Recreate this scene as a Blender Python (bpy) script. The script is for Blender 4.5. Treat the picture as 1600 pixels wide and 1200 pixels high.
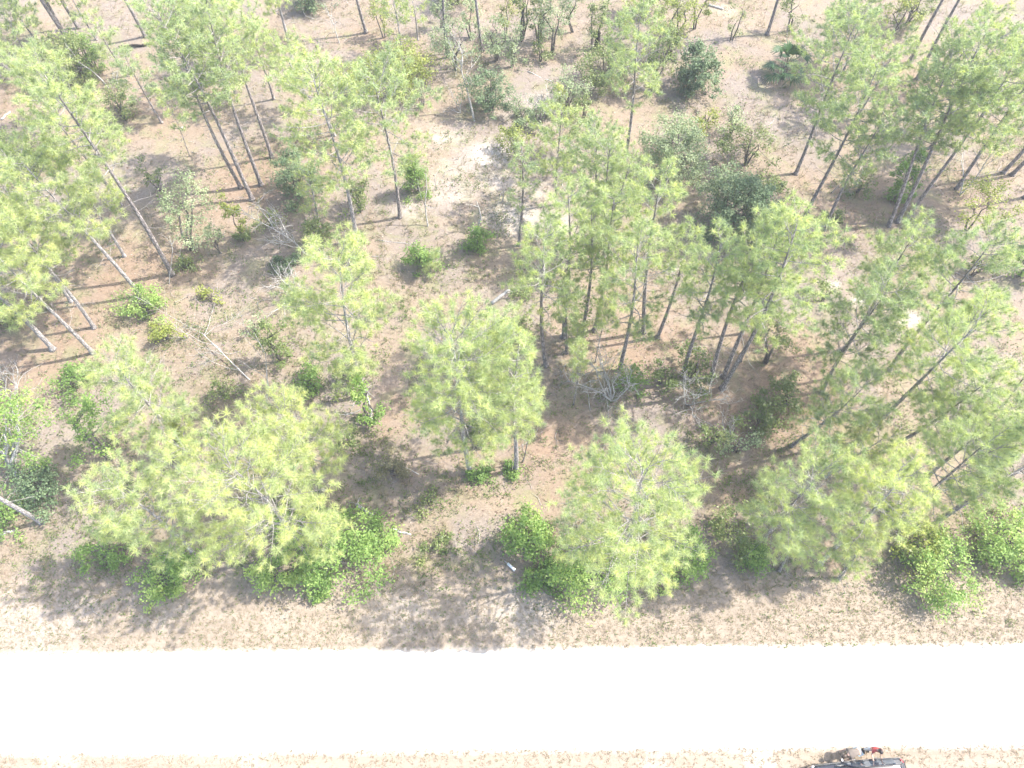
import bpy, bmesh, math, random
import numpy as np
from mathutils import Vector, Matrix

# ------------------------------------------------------------------ scene, camera, light, exposure
SC = bpy.context.scene
for o in list(bpy.data.objects):
    bpy.data.objects.remove(o)
COL = SC.collection

CAM_H = 40.0
PITCH = math.radians(60.6)          # below the horizon
ROLL = math.radians(0.5)
FPX = 1120.0                        # focal length in pixels of a 1600 px wide picture
F = np.array([0, math.cos(PITCH), -math.sin(PITCH)])
R0 = np.array([1.0, 0, 0]); U0 = np.array([0, math.sin(PITCH), math.cos(PITCH)])
RX = math.cos(ROLL) * R0 - math.sin(ROLL) * U0
UX = math.cos(ROLL) * U0 + math.sin(ROLL) * R0
CP = np.array([0, 0, CAM_H])

cam_data = bpy.data.cameras.new('camera')
cam_data.sensor_width = 36.0
cam_data.lens = 36.0 * FPX / 1600.0
cam_data.clip_start = 0.1
cam_data.clip_end = 3000
cam = bpy.data.objects.new('camera', cam_data)
COL.objects.link(cam)
cam.matrix_world = Matrix(((RX[0], UX[0], -F[0], 0), (RX[1], UX[1], -F[1], 0), (RX[2], UX[2], -F[2], CAM_H), (0, 0, 0, 1)))
SC.camera = cam

SUN_EL = math.radians(51)
SUN_AZ = math.atan2(1.0, 0.20)      # clockwise from +Y
sun_dir = Vector((math.sin(SUN_AZ) * math.cos(SUN_EL), math.cos(SUN_AZ) * math.cos(SUN_EL), math.sin(SUN_EL)))

world = bpy.data.worlds.new('World'); SC.world = world
world.use_nodes = True
wn = world.node_tree.nodes; wl = world.node_tree.links
wn.clear()
wo = wn.new('ShaderNodeOutputWorld'); wb = wn.new('ShaderNodeBackground'); sk = wn.new('ShaderNodeTexSky')
sk.sky_type = 'NISHITA'; sk.sun_disc = False
sk.sun_elevation = SUN_EL; sk.sun_rotation = SUN_AZ
sk.air_density = 1.0; sk.dust_density = 2.5; sk.ozone_density = 1.0
wb.inputs['Strength'].default_value = 0.15
wl.new(sk.outputs[0], wb.inputs[0]); wl.new(wb.outputs[0], wo.inputs[0])

sun_data = bpy.data.lights.new('sun', 'SUN')
sun_data.energy = 2.9; sun_data.angle = math.radians(0.53); sun_data.color = (1.0, 0.95, 0.87)
sun = bpy.data.objects.new('sun', sun_data); COL.objects.link(sun)
sun.rotation_euler = sun_dir.to_track_quat('Z', 'Y').to_euler()
sun.location = (30, 10, 60)

SC.view_settings.view_transform = 'Standard'
SC.view_settings.look = 'None'
SC.view_settings.exposure = 1.98
SC.view_settings.gamma = 1.0
SC.view_settings.use_curve_mapping = False
SC.render.engine = 'CYCLES'
SC.cycles.max_bounces = 6
SC.cycles.transmission_bounces = 4
SC.cycles.diffuse_bounces = 4

# ------------------------------------------------------------------ survey helpers (the picture was measured, the points stand on the ground)
def ray(px, py):
    d = F + RX * ((px - 800) / FPX) - UX * ((py - 600) / FPX)
    return d / np.linalg.norm(d)

def ground(px, py, z=0.0):
    d = ray(px, py)
    t = (z - CAM_H) / d[2]
    return CP + d * t

def top_over(base, px, py):
    d = ray(px, py)
    dh = d[:2]
    t = np.dot(base[:2] - CP[:2], dh) / np.dot(dh, dh)
    return CP + d * t

def gz(x, y):
    m = np.clip((y - 8.0) / 6.0, 0, 1)
    return m * (0.10 * np.sin(x * 0.31 + 0.4) * np.cos(y * 0.27) + 0.05 * np.sin(x * 0.83 + y * 0.71))

# ------------------------------------------------------------------ mesh helpers
class MB:
    def __init__(s):
        s.v = []; s.f = []; s.t = []; s.n = 0
    def add(s, v, f, t=0.5):
        v = np.asarray(v, dtype=np.float64).reshape(-1, 3); f = np.asarray(f, dtype=np.int64).reshape(-1, 3)
        s.v.append(v); s.f.append(f + s.n)
        s.t.append(np.full(len(v), t) if np.isscalar(t) else np.asarray(t, dtype=np.float64).ravel())
        s.n += len(v)
    def tube(s, pts, radii, sides=6, t=0.5, cap=True):
        pts = np.asarray(pts, dtype=np.float64); n = len(pts)
        radii = np.broadcast_to(np.asarray(radii, dtype=np.float64), (n,))
        tan = np.gradient(pts, axis=0); tan /= np.linalg.norm(tan, axis=1)[:, None] + 1e-9
        ref = np.array([0.0, 0, 1]) if abs(tan[0][2]) < 0.8 else np.array([1.0, 0, 0])
        a = np.cross(tan, ref); a /= np.linalg.norm(a, axis=1)[:, None] + 1e-9
        b = np.cross(tan, a)
        ang = np.arange(sides) * 2 * math.pi / sides
        ring = pts[:, None, :] + radii[:, None, None] * (np.cos(ang)[None, :, None] * a[:, None, :] + np.sin(ang)[None, :, None] * b[:, None, :])
        v = ring.reshape(-1, 3)
        i = np.arange(n - 1)[:, None] * sides; j = np.arange(sides)[None, :]; k = (j + 1) % sides
        q0 = (i + j).ravel(); q1 = (i + k).ravel(); q2 = (i + sides + k).ravel(); q3 = (i + sides + j).ravel()
        f = np.concatenate([np.stack([q0, q2, q1], 1), np.stack([q0, q3, q2], 1)])
        if cap:
            v = np.concatenate([v, pts[:1], pts[-1:]])
            c0, c1 = n * sides, n * sides + 1
            e = (n - 1) * sides
            jj = np.arange(sides); kk = (jj + 1) % sides
            f = np.concatenate([f, np.stack([np.full(sides, c0), jj, kk], 1), np.stack([np.full(sides, c1), e + kk, e + jj], 1)])
        s.add(v, f, t)
    def mesh(s, name, smooth=False):
        v = np.concatenate(s.v); f = np.concatenate(s.f); t = np.concatenate(s.t)
        me = bpy.data.meshes.new(name)
        me.vertices.add(len(v)); me.vertices.foreach_set('co', v.astype(np.float32).ravel())
        me.loops.add(len(f) * 3); me.loops.foreach_set('vertex_index', f.astype(np.int32).ravel())
        me.polygons.add(len(f)); me.polygons.foreach_set('loop_start', (np.arange(len(f)) * 3).astype(np.int32))
        me.polygons.foreach_set('loop_total', np.full(len(f), 3, dtype=np.int32))
        if smooth:
            me.polygons.foreach_set('use_smooth', np.ones(len(f), dtype=bool))
        me.update(calc_edges=True)
        at = me.attributes.new('tint', 'FLOAT', 'POINT')
        at.data.foreach_set('value', t.astype(np.float32))
        return me
    def build(s, name, mat, parent=None, smooth=False):
        if not s.v:
            return None
        me = s.mesh(name, smooth); me.materials.append(mat)
        o = bpy.data.objects.new(name, me); COL.objects.link(o)
        if parent is not None:
            o.parent = parent
        return o

def empty(name, loc, label=None, cat=None, group=None, rz=0.0):
    o = bpy.data.objects.new(name, None); COL.objects.link(o)
    o.location = loc; o.rotation_euler = (0, 0, rz); o.empty_display_size = 0.3
    if label: tag(o, label, cat, group)
    return o

def tag(o, label, cat, group=None):
    o['label'] = label; o['category'] = cat
    if group: o['group'] = group
    return o

def kind(o, k):
    o['kind'] = k
    return o

# ------------------------------------------------------------------ materials
def new_mat(name):
    m = bpy.data.materials.new(name); m.use_nodes = True
    nt = m.node_tree; nt.nodes.clear()
    out = nt.nodes.new('ShaderNodeOutputMaterial')
    return m, nt, out

def N(nt, typ, **kw):
    n = nt.nodes.new(typ)
    for k, v in kw.items():
        setattr(n, k, v)
    return n

def ramp(nt, stops, src):
    r = N(nt, 'ShaderNodeValToRGB')
    els = r.color_ramp.elements
    els[0].position, els[0].color = stops[0][0], (*stops[0][1], 1)
    els[1].position, els[1].color = stops[-1][0], (*stops[-1][1], 1)
    for p, c in stops[1:-1]:
        e = els.new(p); e.color = (*c, 1)
    nt.links.new(src, r.inputs[0])
    return r.outputs[0]

def noise(nt, scale, detail=4, rough=0.6, vec=None, dist=0.0):
    n = N(nt, 'ShaderNodeTexNoise')
    n.inputs['Scale'].default_value = scale; n.inputs['Detail'].default_value = detail
    n.inputs['Roughness'].default_value = rough; n.inputs['Distortion'].default_value = dist
    if vec is not None: nt.links.new(vec, n.inputs['Vector'])
    return n.outputs['Fac']

def math_n(nt, op, a, b=None, clamp=False):
    n = N(nt, 'ShaderNodeMath', operation=op); n.use_clamp = clamp
    for i, x in enumerate((a, b)):
        if x is None: continue
        if hasattr(x, 'is_output'): nt.links.new(x, n.inputs[i])
        else: n.inputs[i].default_value = x
    return n.outputs[0]

def mixc(nt, fac, a, b, blend='MIX'):
    n = N(nt, 'ShaderNodeMix', data_type='RGBA', blend_type=blend)
    for sock, x in ((n.inputs[0], fac), (n.inputs[6], a), (n.inputs[7], b)):
        if hasattr(x, 'is_output'): nt.links.new(x, sock)
        elif isinstance(x, tuple): sock.default_value = (*x, 1)
        else: sock.default_value = x
    return n.outputs[2]

def leaf_mat(name, stops, trans=0.35, rough=0.5, spec=0.35, tboost=(1.15, 1.2, 0.6)):
    m, nt, out = new_mat(name)
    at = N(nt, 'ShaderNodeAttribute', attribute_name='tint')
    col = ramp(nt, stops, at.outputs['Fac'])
    p = N(nt, 'ShaderNodeBsdfPrincipled'); nt.links.new(col, p.inputs['Base Color'])
    p.inputs['Roughness'].default_value = rough; p.inputs['Specular IOR Level'].default_value = spec
    tr = N(nt, 'ShaderNodeBsdfTranslucent')
    tc = mixc(nt, 1.0, col, tboost, 'MULTIPLY'); nt.links.new(tc, tr.inputs['Color'])
    mx = N(nt, 'ShaderNodeMixShader'); mx.inputs[0].default_value = trans
    nt.links.new(p.outputs[0], mx.inputs[1]); nt.links.new(tr.outputs[0], mx.inputs[2])
    nt.links.new(mx.outputs[0], out.inputs['Surface'])
    return m

def bark_mat(name, dark, light, scale=6.0, zs=0.25):
    m, nt, out = new_mat(name)
    tc = N(nt, 'ShaderNodeTexCoord'); mp = N(nt, 'ShaderNodeMapping')
    nt.links.new(tc.outputs['Object'], mp.inputs[0]); mp.inputs['Scale'].default_value = (1, 1, zs)
    nz = noise(nt, scale, 5, 0.7, mp.outputs[0])
    v = N(nt, 'ShaderNodeTexVoronoi', feature='DISTANCE_TO_EDGE'); v.inputs['Scale'].default_value = scale * 1.6
    nt.links.new(mp.outputs[0], v.inputs['Vector'])
    crack = math_n(nt, 'MULTIPLY', v.outputs['Distance'], 4.0, True)
    h = math_n(nt, 'MULTIPLY', crack, nz)
    col = ramp(nt, [(0.08, dark), (0.55, light)], h)
    p = N(nt, 'ShaderNodeBsdfPrincipled'); nt.links.new(col, p.inputs['Base Color'])
    p.inputs['Roughness'].default_value = 0.9; p.inputs['Specular IOR Level'].default_value = 0.15
    b = N(nt, 'ShaderNodeBump'); b.inputs['Strength'].default_value = 0.7; b.inputs['Distance'].default_value = 0.04
    nt.links.new(h, b.inputs['Height']); nt.links.new(b.outputs[0], p.inputs['Normal'])
    nt.links.new(p.outputs[0], out.inputs['Surface'])
    return m

def plain(name, col, rough=0.6, metal=0.0, spec=0.5, var=0.15, scale=20.0, coat=0.0):
    m, nt, out = new_mat(name)
    tc = N(nt, 'ShaderNodeTexCoord')
    nz = noise(nt, scale, 3, 0.6, tc.outputs['Object'])
    lo = tuple(c * (1 - var) for c in col); hi = tuple(min(1, c * (1 + var)) for c in col)
    c = ramp(nt, [(0.3, lo), (0.7, hi)], nz)
    p = N(nt, 'ShaderNodeBsdfPrincipled'); nt.links.new(c, p.inputs['Base Color'])
    p.inputs['Roughness'].default_value = rough; p.inputs['Metallic'].default_value = metal
    p.inputs['Specular IOR Level'].default_value = spec; p.inputs['Coat Weight'].default_value = coat
    nt.links.new(p.outputs[0], out.inputs['Surface'])
    return m

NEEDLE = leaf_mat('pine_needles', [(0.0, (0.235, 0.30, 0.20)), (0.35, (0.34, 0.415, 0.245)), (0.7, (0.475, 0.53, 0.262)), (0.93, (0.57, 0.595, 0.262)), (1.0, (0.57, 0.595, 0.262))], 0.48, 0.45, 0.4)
LEAF_BRIGHT = leaf_mat('oak_leaves_bright', [(0.0, (0.105, 0.175, 0.05)), (0.55, (0.205, 0.325, 0.085)), (1.0, (0.40, 0.50, 0.16))], 0.45, 0.5, 0.28)
LEAF_DARK = leaf_mat('oak_leaves_dark', [(0.0, (0.06, 0.10, 0.048)), (0.6, (0.125, 0.185, 0.09)), (1.0, (0.25, 0.31, 0.17))], 0.28, 0.55, 0.25)
LEAF_GREY = leaf_mat('scrub_oak_leaves_pale', [(0.0, (0.12, 0.165, 0.085)), (0.6, (0.225, 0.285, 0.15)), (1.0, (0.37, 0.42, 0.25))], 0.34, 0.55, 0.25)
LEAF_YELLOW = leaf_mat('scrub_leaves_yellow_green', [(0.0, (0.13, 0.18, 0.04)), (0.6, (0.27, 0.31, 0.065)), (1.0, (0.40, 0.42, 0.11))], 0.42, 0.4, 0.4)
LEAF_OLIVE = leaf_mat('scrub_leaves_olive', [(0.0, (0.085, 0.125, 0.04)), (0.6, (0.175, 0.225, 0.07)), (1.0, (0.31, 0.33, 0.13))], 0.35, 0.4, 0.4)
LEAF_DRY = leaf_mat('dry_vine_leaves', [(0.0, (0.13, 0.14, 0.06)), (0.5, (0.20, 0.18, 0.10)), (1.0, (0.27, 0.24, 0.15))], 0.3, 0.6, 0.3)
PALM = leaf_mat('palm_fronds', [(0.0, (0.025, 0.065, 0.022)), (0.7, (0.06, 0.125, 0.04)), (1.0, (0.22, 0.19, 0.10))], 0.22, 0.5, 0.35)
LITTER = leaf_mat('dry_leaf_litter', [(0.0, (0.11, 0.070, 0.048)), (0.5, (0.22, 0.16, 0.115)), (1.0, (0.38, 0.32, 0.26))], 0.15, 0.8, 0.2, (1, 0.9, 0.7))
DRYGRASS = leaf_mat('dry_grass', [(0.0, (0.20, 0.215, 0.09)), (0.3, (0.29, 0.245, 0.175)), (1.0, (0.41, 0.35, 0.275))], 0.5, 0.8, 0.2, (1, 0.95, 0.7))
GREENS = leaf_mat('low_green_sprigs', [(0.0, (0.07, 0.11, 0.03)), (0.6, (0.13, 0.18, 0.05)), (1.0, (0.22, 0.24, 0.09))], 0.35, 0.5, 0.35)
BARK = bark_mat('pine_bark', (0.14, 0.122, 0.118), (0.37, 0.335, 0.325))
BARK_GREY = bark_mat('pine_bark_grey', (0.20, 0.185, 0.182), (0.47, 0.44, 0.43))
TWIG = bark_mat('branch_bark', (0.22, 0.20, 0.185), (0.43, 0.40, 0.38), 9.0)
DEAD = bark_mat('bleached_dead_wood', (0.30, 0.285, 0.265), (0.58, 0.56, 0.53), 9.0)
OAKBARK = bark_mat('oak_bark', (0.085, 0.075, 0.066), (0.22, 0.20, 0.18), 8.0, 0.5)
CHAR = bark_mat('charred_wood', (0.010, 0.009, 0.008), (0.045, 0.035, 0.030), 8.0)

# ------------------------------------------------------------------ ground, verge and road
ROAD_N = ground(800, 1016)[1]
ROAD_S = ground(800, 1171)[1]

def spots(X, Y, lst):
    s = np.zeros_like(X)
    for px, py, r, k in lst:
        g = ground(px, py)
        s = np.maximum(s, k * np.exp(-(((X - g[0]) / (r * 1.35)) ** 2 + ((Y - g[1]) / r) ** 2)))
    return s
SAND = [(740, 270, 5.0, .52), (790, 340, 4.0, .5), (700, 210, 3.5, .5), (830, 175, 4.0, .55), (770, 240, 2.0, 1.0), (800, 215, 1.2, .8), (855, 160, 2.0, .75), (780, 285, 1.6, .75), (805, 340, 2.4, .85), (690, 215, .8, .9), (870, 345, 1.3, .9),
        (620, 962, 2.4, 0.56), (820, 958, 2.6, 0.63), (730, 955, 2.0, 0.45), (110, 962, 2.6, 0.56), (255, 955, 1.8, 0.56), (50, 985, 2.2, 0.63), (15, 955, 2.4, 0.52),
        (430, 968, 1.8, 0.45), (1215, 965, 1.3, 0.40), (1290, 975, 1.0, 0.37), (640, 330, 1.8, .6), (700, 300, 2.4, .62), (1570, 570, 1.8, .6), (1110, 460, 1.0, .5),
        (1425, 500, 1.2, .8), (1340, 470, .9, .7), (1300, 445, .8, .7), (1050, 420, .9, .7), (1160, 455, .8, .7), (1200, 190, 1.6, .5), (1130, 15, 1.6, .55),
        (1020, 1190, 1.0, .6), (1190, 1192, 0.9, .7), (100, 1185, 1.4, .6), (400, 1190, 1.5, .5), (840, 300, 2.0, .6), (760, 450, 1.2, .4), (720, 860, 1.4, .45), (780, 790, 1.0, .4)]
STRAW = [(190, 430, 5, 1), (90, 500, 5, 1), (60, 580, 4, .9), (400, 290, 5, 1), (470, 250, 4, .8), (845, 690, 3, 1), (1000, 540, 5, .9), (1200, 640, 5, 1), (1150, 730, 4, .8),
         (1330, 320, 5, .9), (260, 170, 5, .8), (1400, 130, 5, .9), (880, 740, 3, .8), (620, 640, 3, .8), (1230, 560, 4, .9), (580, 60, 4, .7), (1500, 300, 5, .7), (30, 160, 5, .8), (690, 730, 4, .6), (1300, 850, 4, .6)]

def make_ground():
    xs = np.concatenate([np.array([-1500, -600, -250, -120, -85]), np.arange(-70, 70.01, 0.45), np.array([85, 120, 250, 600, 1500])])
    ys = np.concatenate([np.array([-1200, -400, -120, -40, -15]), np.arange(-8, 78.01, 0.45), np.array([90, 120, 250, 600, 1800])])
    X, Y = np.meshgrid(xs, ys, indexing='ij')
    Z = gz(X, Y) * ((np.abs(X) < 80) & (Y < 85))
    nx, ny = X.shape
    v = np.stack([X, Y, Z], -1).reshape(-1, 3)
    i = np.arange(nx - 1)[:, None] * ny; j = np.arange(ny - 1)[None, :]
    a = (i + j).ravel(); b = (i + ny + j).ravel(); c = (i + ny + j + 1).ravel(); d = (i + j + 1).ravel()
    m = MB(); m.add(v, np.concatenate([np.stack([a, b, c], 1), np.stack([a, c, d], 1)]))
    me = m.mesh('ground', True)
    for nm, arr in (('sand', spots(X, Y, SAND)), ('straw', spots(X, Y, STRAW)),
                    ('verge', np.clip(1 - (Y - 9.3) / 2.2, 0, 1))):
        at = me.attributes.new(nm, 'FLOAT', 'POINT'); at.data.foreach_set('value', arr.ravel().astype(np.float32))
    mt, nt, out = new_mat('forest_floor')
    geo = N(nt, 'ShaderNodeNewGeometry'); P = geo.outputs['Position']
    big = noise(nt, 0.16, 4, 0.6, P, 0.5); mid = noise(nt, 1.1, 5, 0.65, P, 0.4); fine = noise(nt, 7.0, 6, 0.75, P); grain = noise(nt, 26.0, 3, 0.7, P)
    streak_m = N(nt, 'ShaderNodeMapping'); nt.links.new(P, streak_m.inputs[0]); streak_m.inputs['Scale'].default_value = (3.0, 14.0, 1); streak_m.inputs['Rotation'].default_value = (0, 0, 0.5)
    streak = noise(nt, 1.6, 5, 0.75, streak_m.outputs[0], 1.5)
    f1 = math_n(nt, 'ADD', math_n(nt, 'MULTIPLY', fine, 0.55), math_n(nt, 'MULTIPLY', grain, 0.45))
    f2 = math_n(nt, 'ADD', math_n(nt, 'MULTIPLY', f1, 0.6), math_n(nt, 'MULTIPLY', streak, 0.4))
    litter = ramp(nt, [(0.33, (0.092, 0.066, 0.048)), (0.46, (0.188, 0.146, 0.106)), (0.56, (0.262, 0.212, 0.158)), (0.72, (0.385, 0.325, 0.26))], f2)
    straw = ramp(nt, [(0.33, (0.095, 0.060, 0.043)), (0.49, (0.215, 0.153, 0.108)), (0.70, (0.36, 0.275, 0.20))], f2)
    greyl = ramp(nt, [(0.33, (0.105, 0.086, 0.074)), (0.50, (0.205, 0.172, 0.148)), (0.70, (0.34, 0.298, 0.26))], f2)
    lane_m = N(nt, 'ShaderNodeMapping'); nt.links.new(P, lane_m.inputs[0]); lane_m.inputs['Scale'].default_value = (0.12, 2.6, 1)
    lane = noise(nt, 1.0, 4, 0.6, lane_m.outputs[0], 0.3)
    grass = ramp(nt, [(0.30, (0.175, 0.138, 0.103)), (0.49, (0.258, 0.211, 0.164)), (0.70, (0.34, 0.285, 0.228))], math_n(nt, 'ADD', math_n(nt, 'MULTIPLY', f1, 0.6), math_n(nt, 'MULTIPLY', lane, 0.4)))
    sandc = ramp(nt, [(0.3, (0.29, 0.25, 0.212)), (0.62, (0.43, 0.39, 0.345))], f1)
    greenish = ramp(nt, [(0.34, (0.10, 0.10, 0.05)), (0.64, (0.27, 0.26, 0.145))], f2)
    aS = N(nt, 'ShaderNodeAttribute', attribute_name='straw').outputs['Fac']
    aD = N(nt, 'ShaderNodeAttribute', attribute_name='sand').outputs['Fac']
    aV = N(nt, 'ShaderNodeAttribute', attribute_name='verge').outputs['Fac']
    sm = ramp(nt, [(0.40, (0, 0, 0)), (0.75, (1, 1, 1))], math_n(nt, 'ADD', math_n(nt, 'MULTIPLY', aS, 0.47), math_n(nt, 'MULTIPLY', mid, 0.5)))
    gm = ramp(nt, [(0.44, (0, 0, 0)), (0.58, (0.85, 0.85, 0.85))], big)
    c = mixc(nt, gm, litter, greyl)
    c = mixc(nt, sm, c, straw)
    grm = ramp(nt, [(0.50, (0, 0, 0)), (0.63, (0.62, 0.62, 0.62))], noise(nt, 0.55, 5, 0.7, P, 0.6))
    c = mixc(nt, grm, c, greenish)
    vm = ramp(nt, [(0.45, (0, 0, 0)), (0.75, (1, 1, 1))], math_n(nt, 'ADD', math_n(nt, 'MULTIPLY', aV, 0.7), math_n(nt, 'MULTIPLY', mid, 0.35)))
    c = mixc(nt, vm, c, grass)
    sd = ramp(nt, [(0.54, (0, 0, 0)), (0.86, (1, 1, 1))], math_n(nt, 'ADD', math_n(nt, 'MULTIPLY', aD, 0.50), math_n(nt, 'MULTIPLY', math_n(nt, 'ADD', math_n(nt, 'MULTIPLY', mid, 0.45), math_n(nt, 'MULTIPLY', f1, 0.55)), 0.72)))
    c = mixc(nt, sd, c, sandc)
    sy = N(nt, 'ShaderNodeSeparateXYZ'); nt.links.new(P, sy.inputs[0])
    off = math_n(nt, 'SUBTRACT', math_n(nt, 'ABSOLUTE', math_n(nt, 'SUBTRACT', sy.outputs['Y'], (ROAD_N + ROAD_S) / 2)), (ROAD_N - ROAD_S) / 2)
    near_ = math_n(nt, 'SUBTRACT', 1.0, math_n(nt, 'MULTIPLY', off, 1.5), True)
    spill = ramp(nt, [(0.62, (0, 0, 0)), (0.86, (.9, .9, .9))], math_n(nt, 'ADD', math_n(nt, 'MULTIPLY', near_, .5), math_n(nt, 'ADD', math_n(nt, 'MULTIPLY', mid, .35), math_n(nt, 'MULTIPLY', fine, .3))))
    c = mixc(nt, spill, c, (0.37, 0.335, 0.295))
    p = N(nt, 'ShaderNodeBsdfPrincipled'); nt.links.new(c, p.inputs['Base Color'])
    p.inputs['Roughness'].default_value = 0.95; p.inputs['Specular IOR Level'].default_value = 0.1
    b = N(nt, 'ShaderNodeBump'); b.inputs['Strength'].default_value = 0.7; b.inputs['Distance'].default_value = 0.05
    nt.links.new(f2, b.inputs['Height']); nt.links.new(b.outputs[0], p.inputs['Normal'])
    nt.links.new(p.outputs[0], out.inputs['Surface'])
    me.materials.append(mt)
    o = bpy.data.objects.new('ground', me); COL.objects.link(o); kind(o, 'structure')

def make_road():
    rng = np.random.default_rng(3)
    xs = np.concatenate([[-1500, -300, -100, -50], np.arange(-40, 40.01, 0.12), [50, 100, 300, 1500]])
    n = len(xs)
    def wob(seed):
        r = np.random.default_rng(seed); w = np.zeros(n)
        for k, a in ((0.25, .07), (0.9, .05), (2.3, .05), (5.1, .045), (9.0, .035)):
            w += a * np.sin(xs * k + r.uniform(0, 6.28))
        w += np.where(r.random(n) < 0.07, r.uniform(-.26, 0, n), 0)
        return w
    yn = ROAD_N + wob(5); ys_ = ROAD_S - wob(9) * 0.8
    m = MB()
    rows = [ys_, ys_ + 0.35, ROAD_S * 0.6 + ROAD_N * 0.4 + 0 * xs, yn - 0.35, yn]
    hz = [0.006, 0.03, 0.06, 0.03, 0.006]
    v = np.concatenate([np.stack([xs, r, np.full(n, h)], 1) for r, h in zip(rows, hz)])
    f = []
    for k in range(4):
        a = np.arange(n - 1) + k * n
        f += [np.stack([a, a + 1, a + n + 1], 1), np.stack([a, a + n + 1, a + n], 1)]
    m.add(v, np.concatenate(f))
    mt, nt, out = new_mat('pale_road_surface')
    P = N(nt, 'ShaderNodeNewGeometry').outputs['Position']
    mp = N(nt, 'ShaderNodeMapping'); nt.links.new(P, mp.inputs[0]); mp.inputs['Scale'].default_value = (0.25, 1.3, 1)
    wear = noise(nt, 1.0, 6, 0.75, mp.outputs[0], 0.4); grit = noise(nt, 30.0, 3, 0.7, P)
    sx = N(nt, 'ShaderNodeSeparateXYZ'); nt.links.new(P, sx.inputs[0])
    worn = math_n(nt, 'MULTIPLY', math_n(nt, 'ADD', sx.outputs['X'], -2.0), 0.030, True)
    k = math_n(nt, 'ADD', math_n(nt, 'MULTIPLY', wear, 0.75), math_n(nt, 'MULTIPLY', worn, 0.30))
    c1 = ramp(nt, [(0.47, (0.60, 0.60, 0.58)), (0.62, (0.20, 0.20, 0.206))], k)
    c2 = mixc(nt, 0.10, c1, ramp(nt, [(0.3, (0.42, 0.42, 0.41)), (0.7, (0.68, 0.68, 0.66))], grit))
    p = N(nt, 'ShaderNodeBsdfPrincipled'); nt.links.new(c2, p.inputs['Base Color']); p.inputs['Roughness'].default_value = 0.85
    b = N(nt, 'ShaderNodeBump'); b.inputs['Strength'].default_value = 0.3; b.inputs['Distance'].default_value = 0.01
    nt.links.new(grit, b.inputs['Height']); nt.links.new(b.outputs[0], p.inputs['Normal'])
    nt.links.new(p.outputs[0], out.inputs['Surface'])
    kind(m.build('road', mt), 'structure')

make_ground()
make_road()

# ------------------------------------------------------------------ plant builders
def unit(a):
    a = np.asarray(a, dtype=np.float64)
    return a / (np.linalg.norm(a, axis=-1, keepdims=True) + 1e-9)

def make_tuft(seed, K):
    r = np.random.default_rng(seed)
    th = np.radians(r.uniform(8, 124, K)); ph = r.uniform(0, 2 * math.pi, K)
    d = np.stack([np.sin(th) * np.cos(ph), np.sin(th) * np.sin(ph), np.cos(th)], 1)
    L = r.uniform(0.6, 1.12, K)
    base = np.stack([0 * L, 0 * L, r.uniform(-0.35, 0.12, K)], 1)
    tip = base + d * L[:, None]
    side = unit(np.cross(d, r.normal(size=(K, 3))))
    return base, tip, side
TUFTS_NEAR = [make_tuft(100 + i, 54) for i in range(7)]
TUFTS_FINE = [make_tuft(300 + i, 74) for i in range(9)]
TUFTS_FAR = [make_tuft(200 + i, 32) for i in range(7)]

def frames(ax, rng):
    ax = unit(ax); r = unit(rng.normal(size=ax.shape))
    x = unit(np.cross(ax, r)); y = np.cross(ax, x)
    return np.stack([x, y, ax], -1)

def add_tufts(mb, pos, ax, size, tint, rng, lod=1):
    TUFTS = (TUFTS_FAR, TUFTS_NEAR, TUFTS_FINE)[lod]; width = (.031, .020, .0145)[lod]
    pos = np.asarray(pos); M = frames(np.asarray(ax), rng); size = np.asarray(size); tint = np.asarray(tint)
    which = rng.integers(0, len(TUFTS), len(pos))
    for k, (b, t, s) in enumerate(TUFTS):
        q = np.where(which == k)[0]
        if not len(q): continue
        S = size[q][:, None, None]
        B = np.einsum('nij,kj->nki', M[q], b) * S + pos[q][:, None]
        T = np.einsum('nij,kj->nki', M[q], t) * S + pos[q][:, None]
        T[..., 2] -= 0.12 * size[q][:, None] * rng.uniform(0.3, 1.6, T.shape[:2])
        D = np.einsum('nij,kj->nki', M[q], s) * width * 0.5
        V = np.stack([B - D, B + D, T], 2).reshape(-1, 3)
        n = len(V) // 3
        tt = np.repeat(np.repeat(tint[q], len(b)) + rng.normal(0, 0.08, n), 3)
        mb.add(V, np.arange(n * 3).reshape(-1, 3), np.clip(tt, 0, 0.97))

def trunk_path(B, T, s, rng, wig):
    s = np.asarray(s)[:, None]
    p = B + (T - B) * s
    a, b = rng.uniform(0, 6.28, 2)
    w = np.stack([np.sin(s[:, 0] * 4.1 + a) - math.sin(a), np.sin(s[:, 0] * 3.3 + b) - math.sin(b)], 1)
    w -= w[-1] * s
    p[:, :2] += w * wig
    return p

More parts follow.
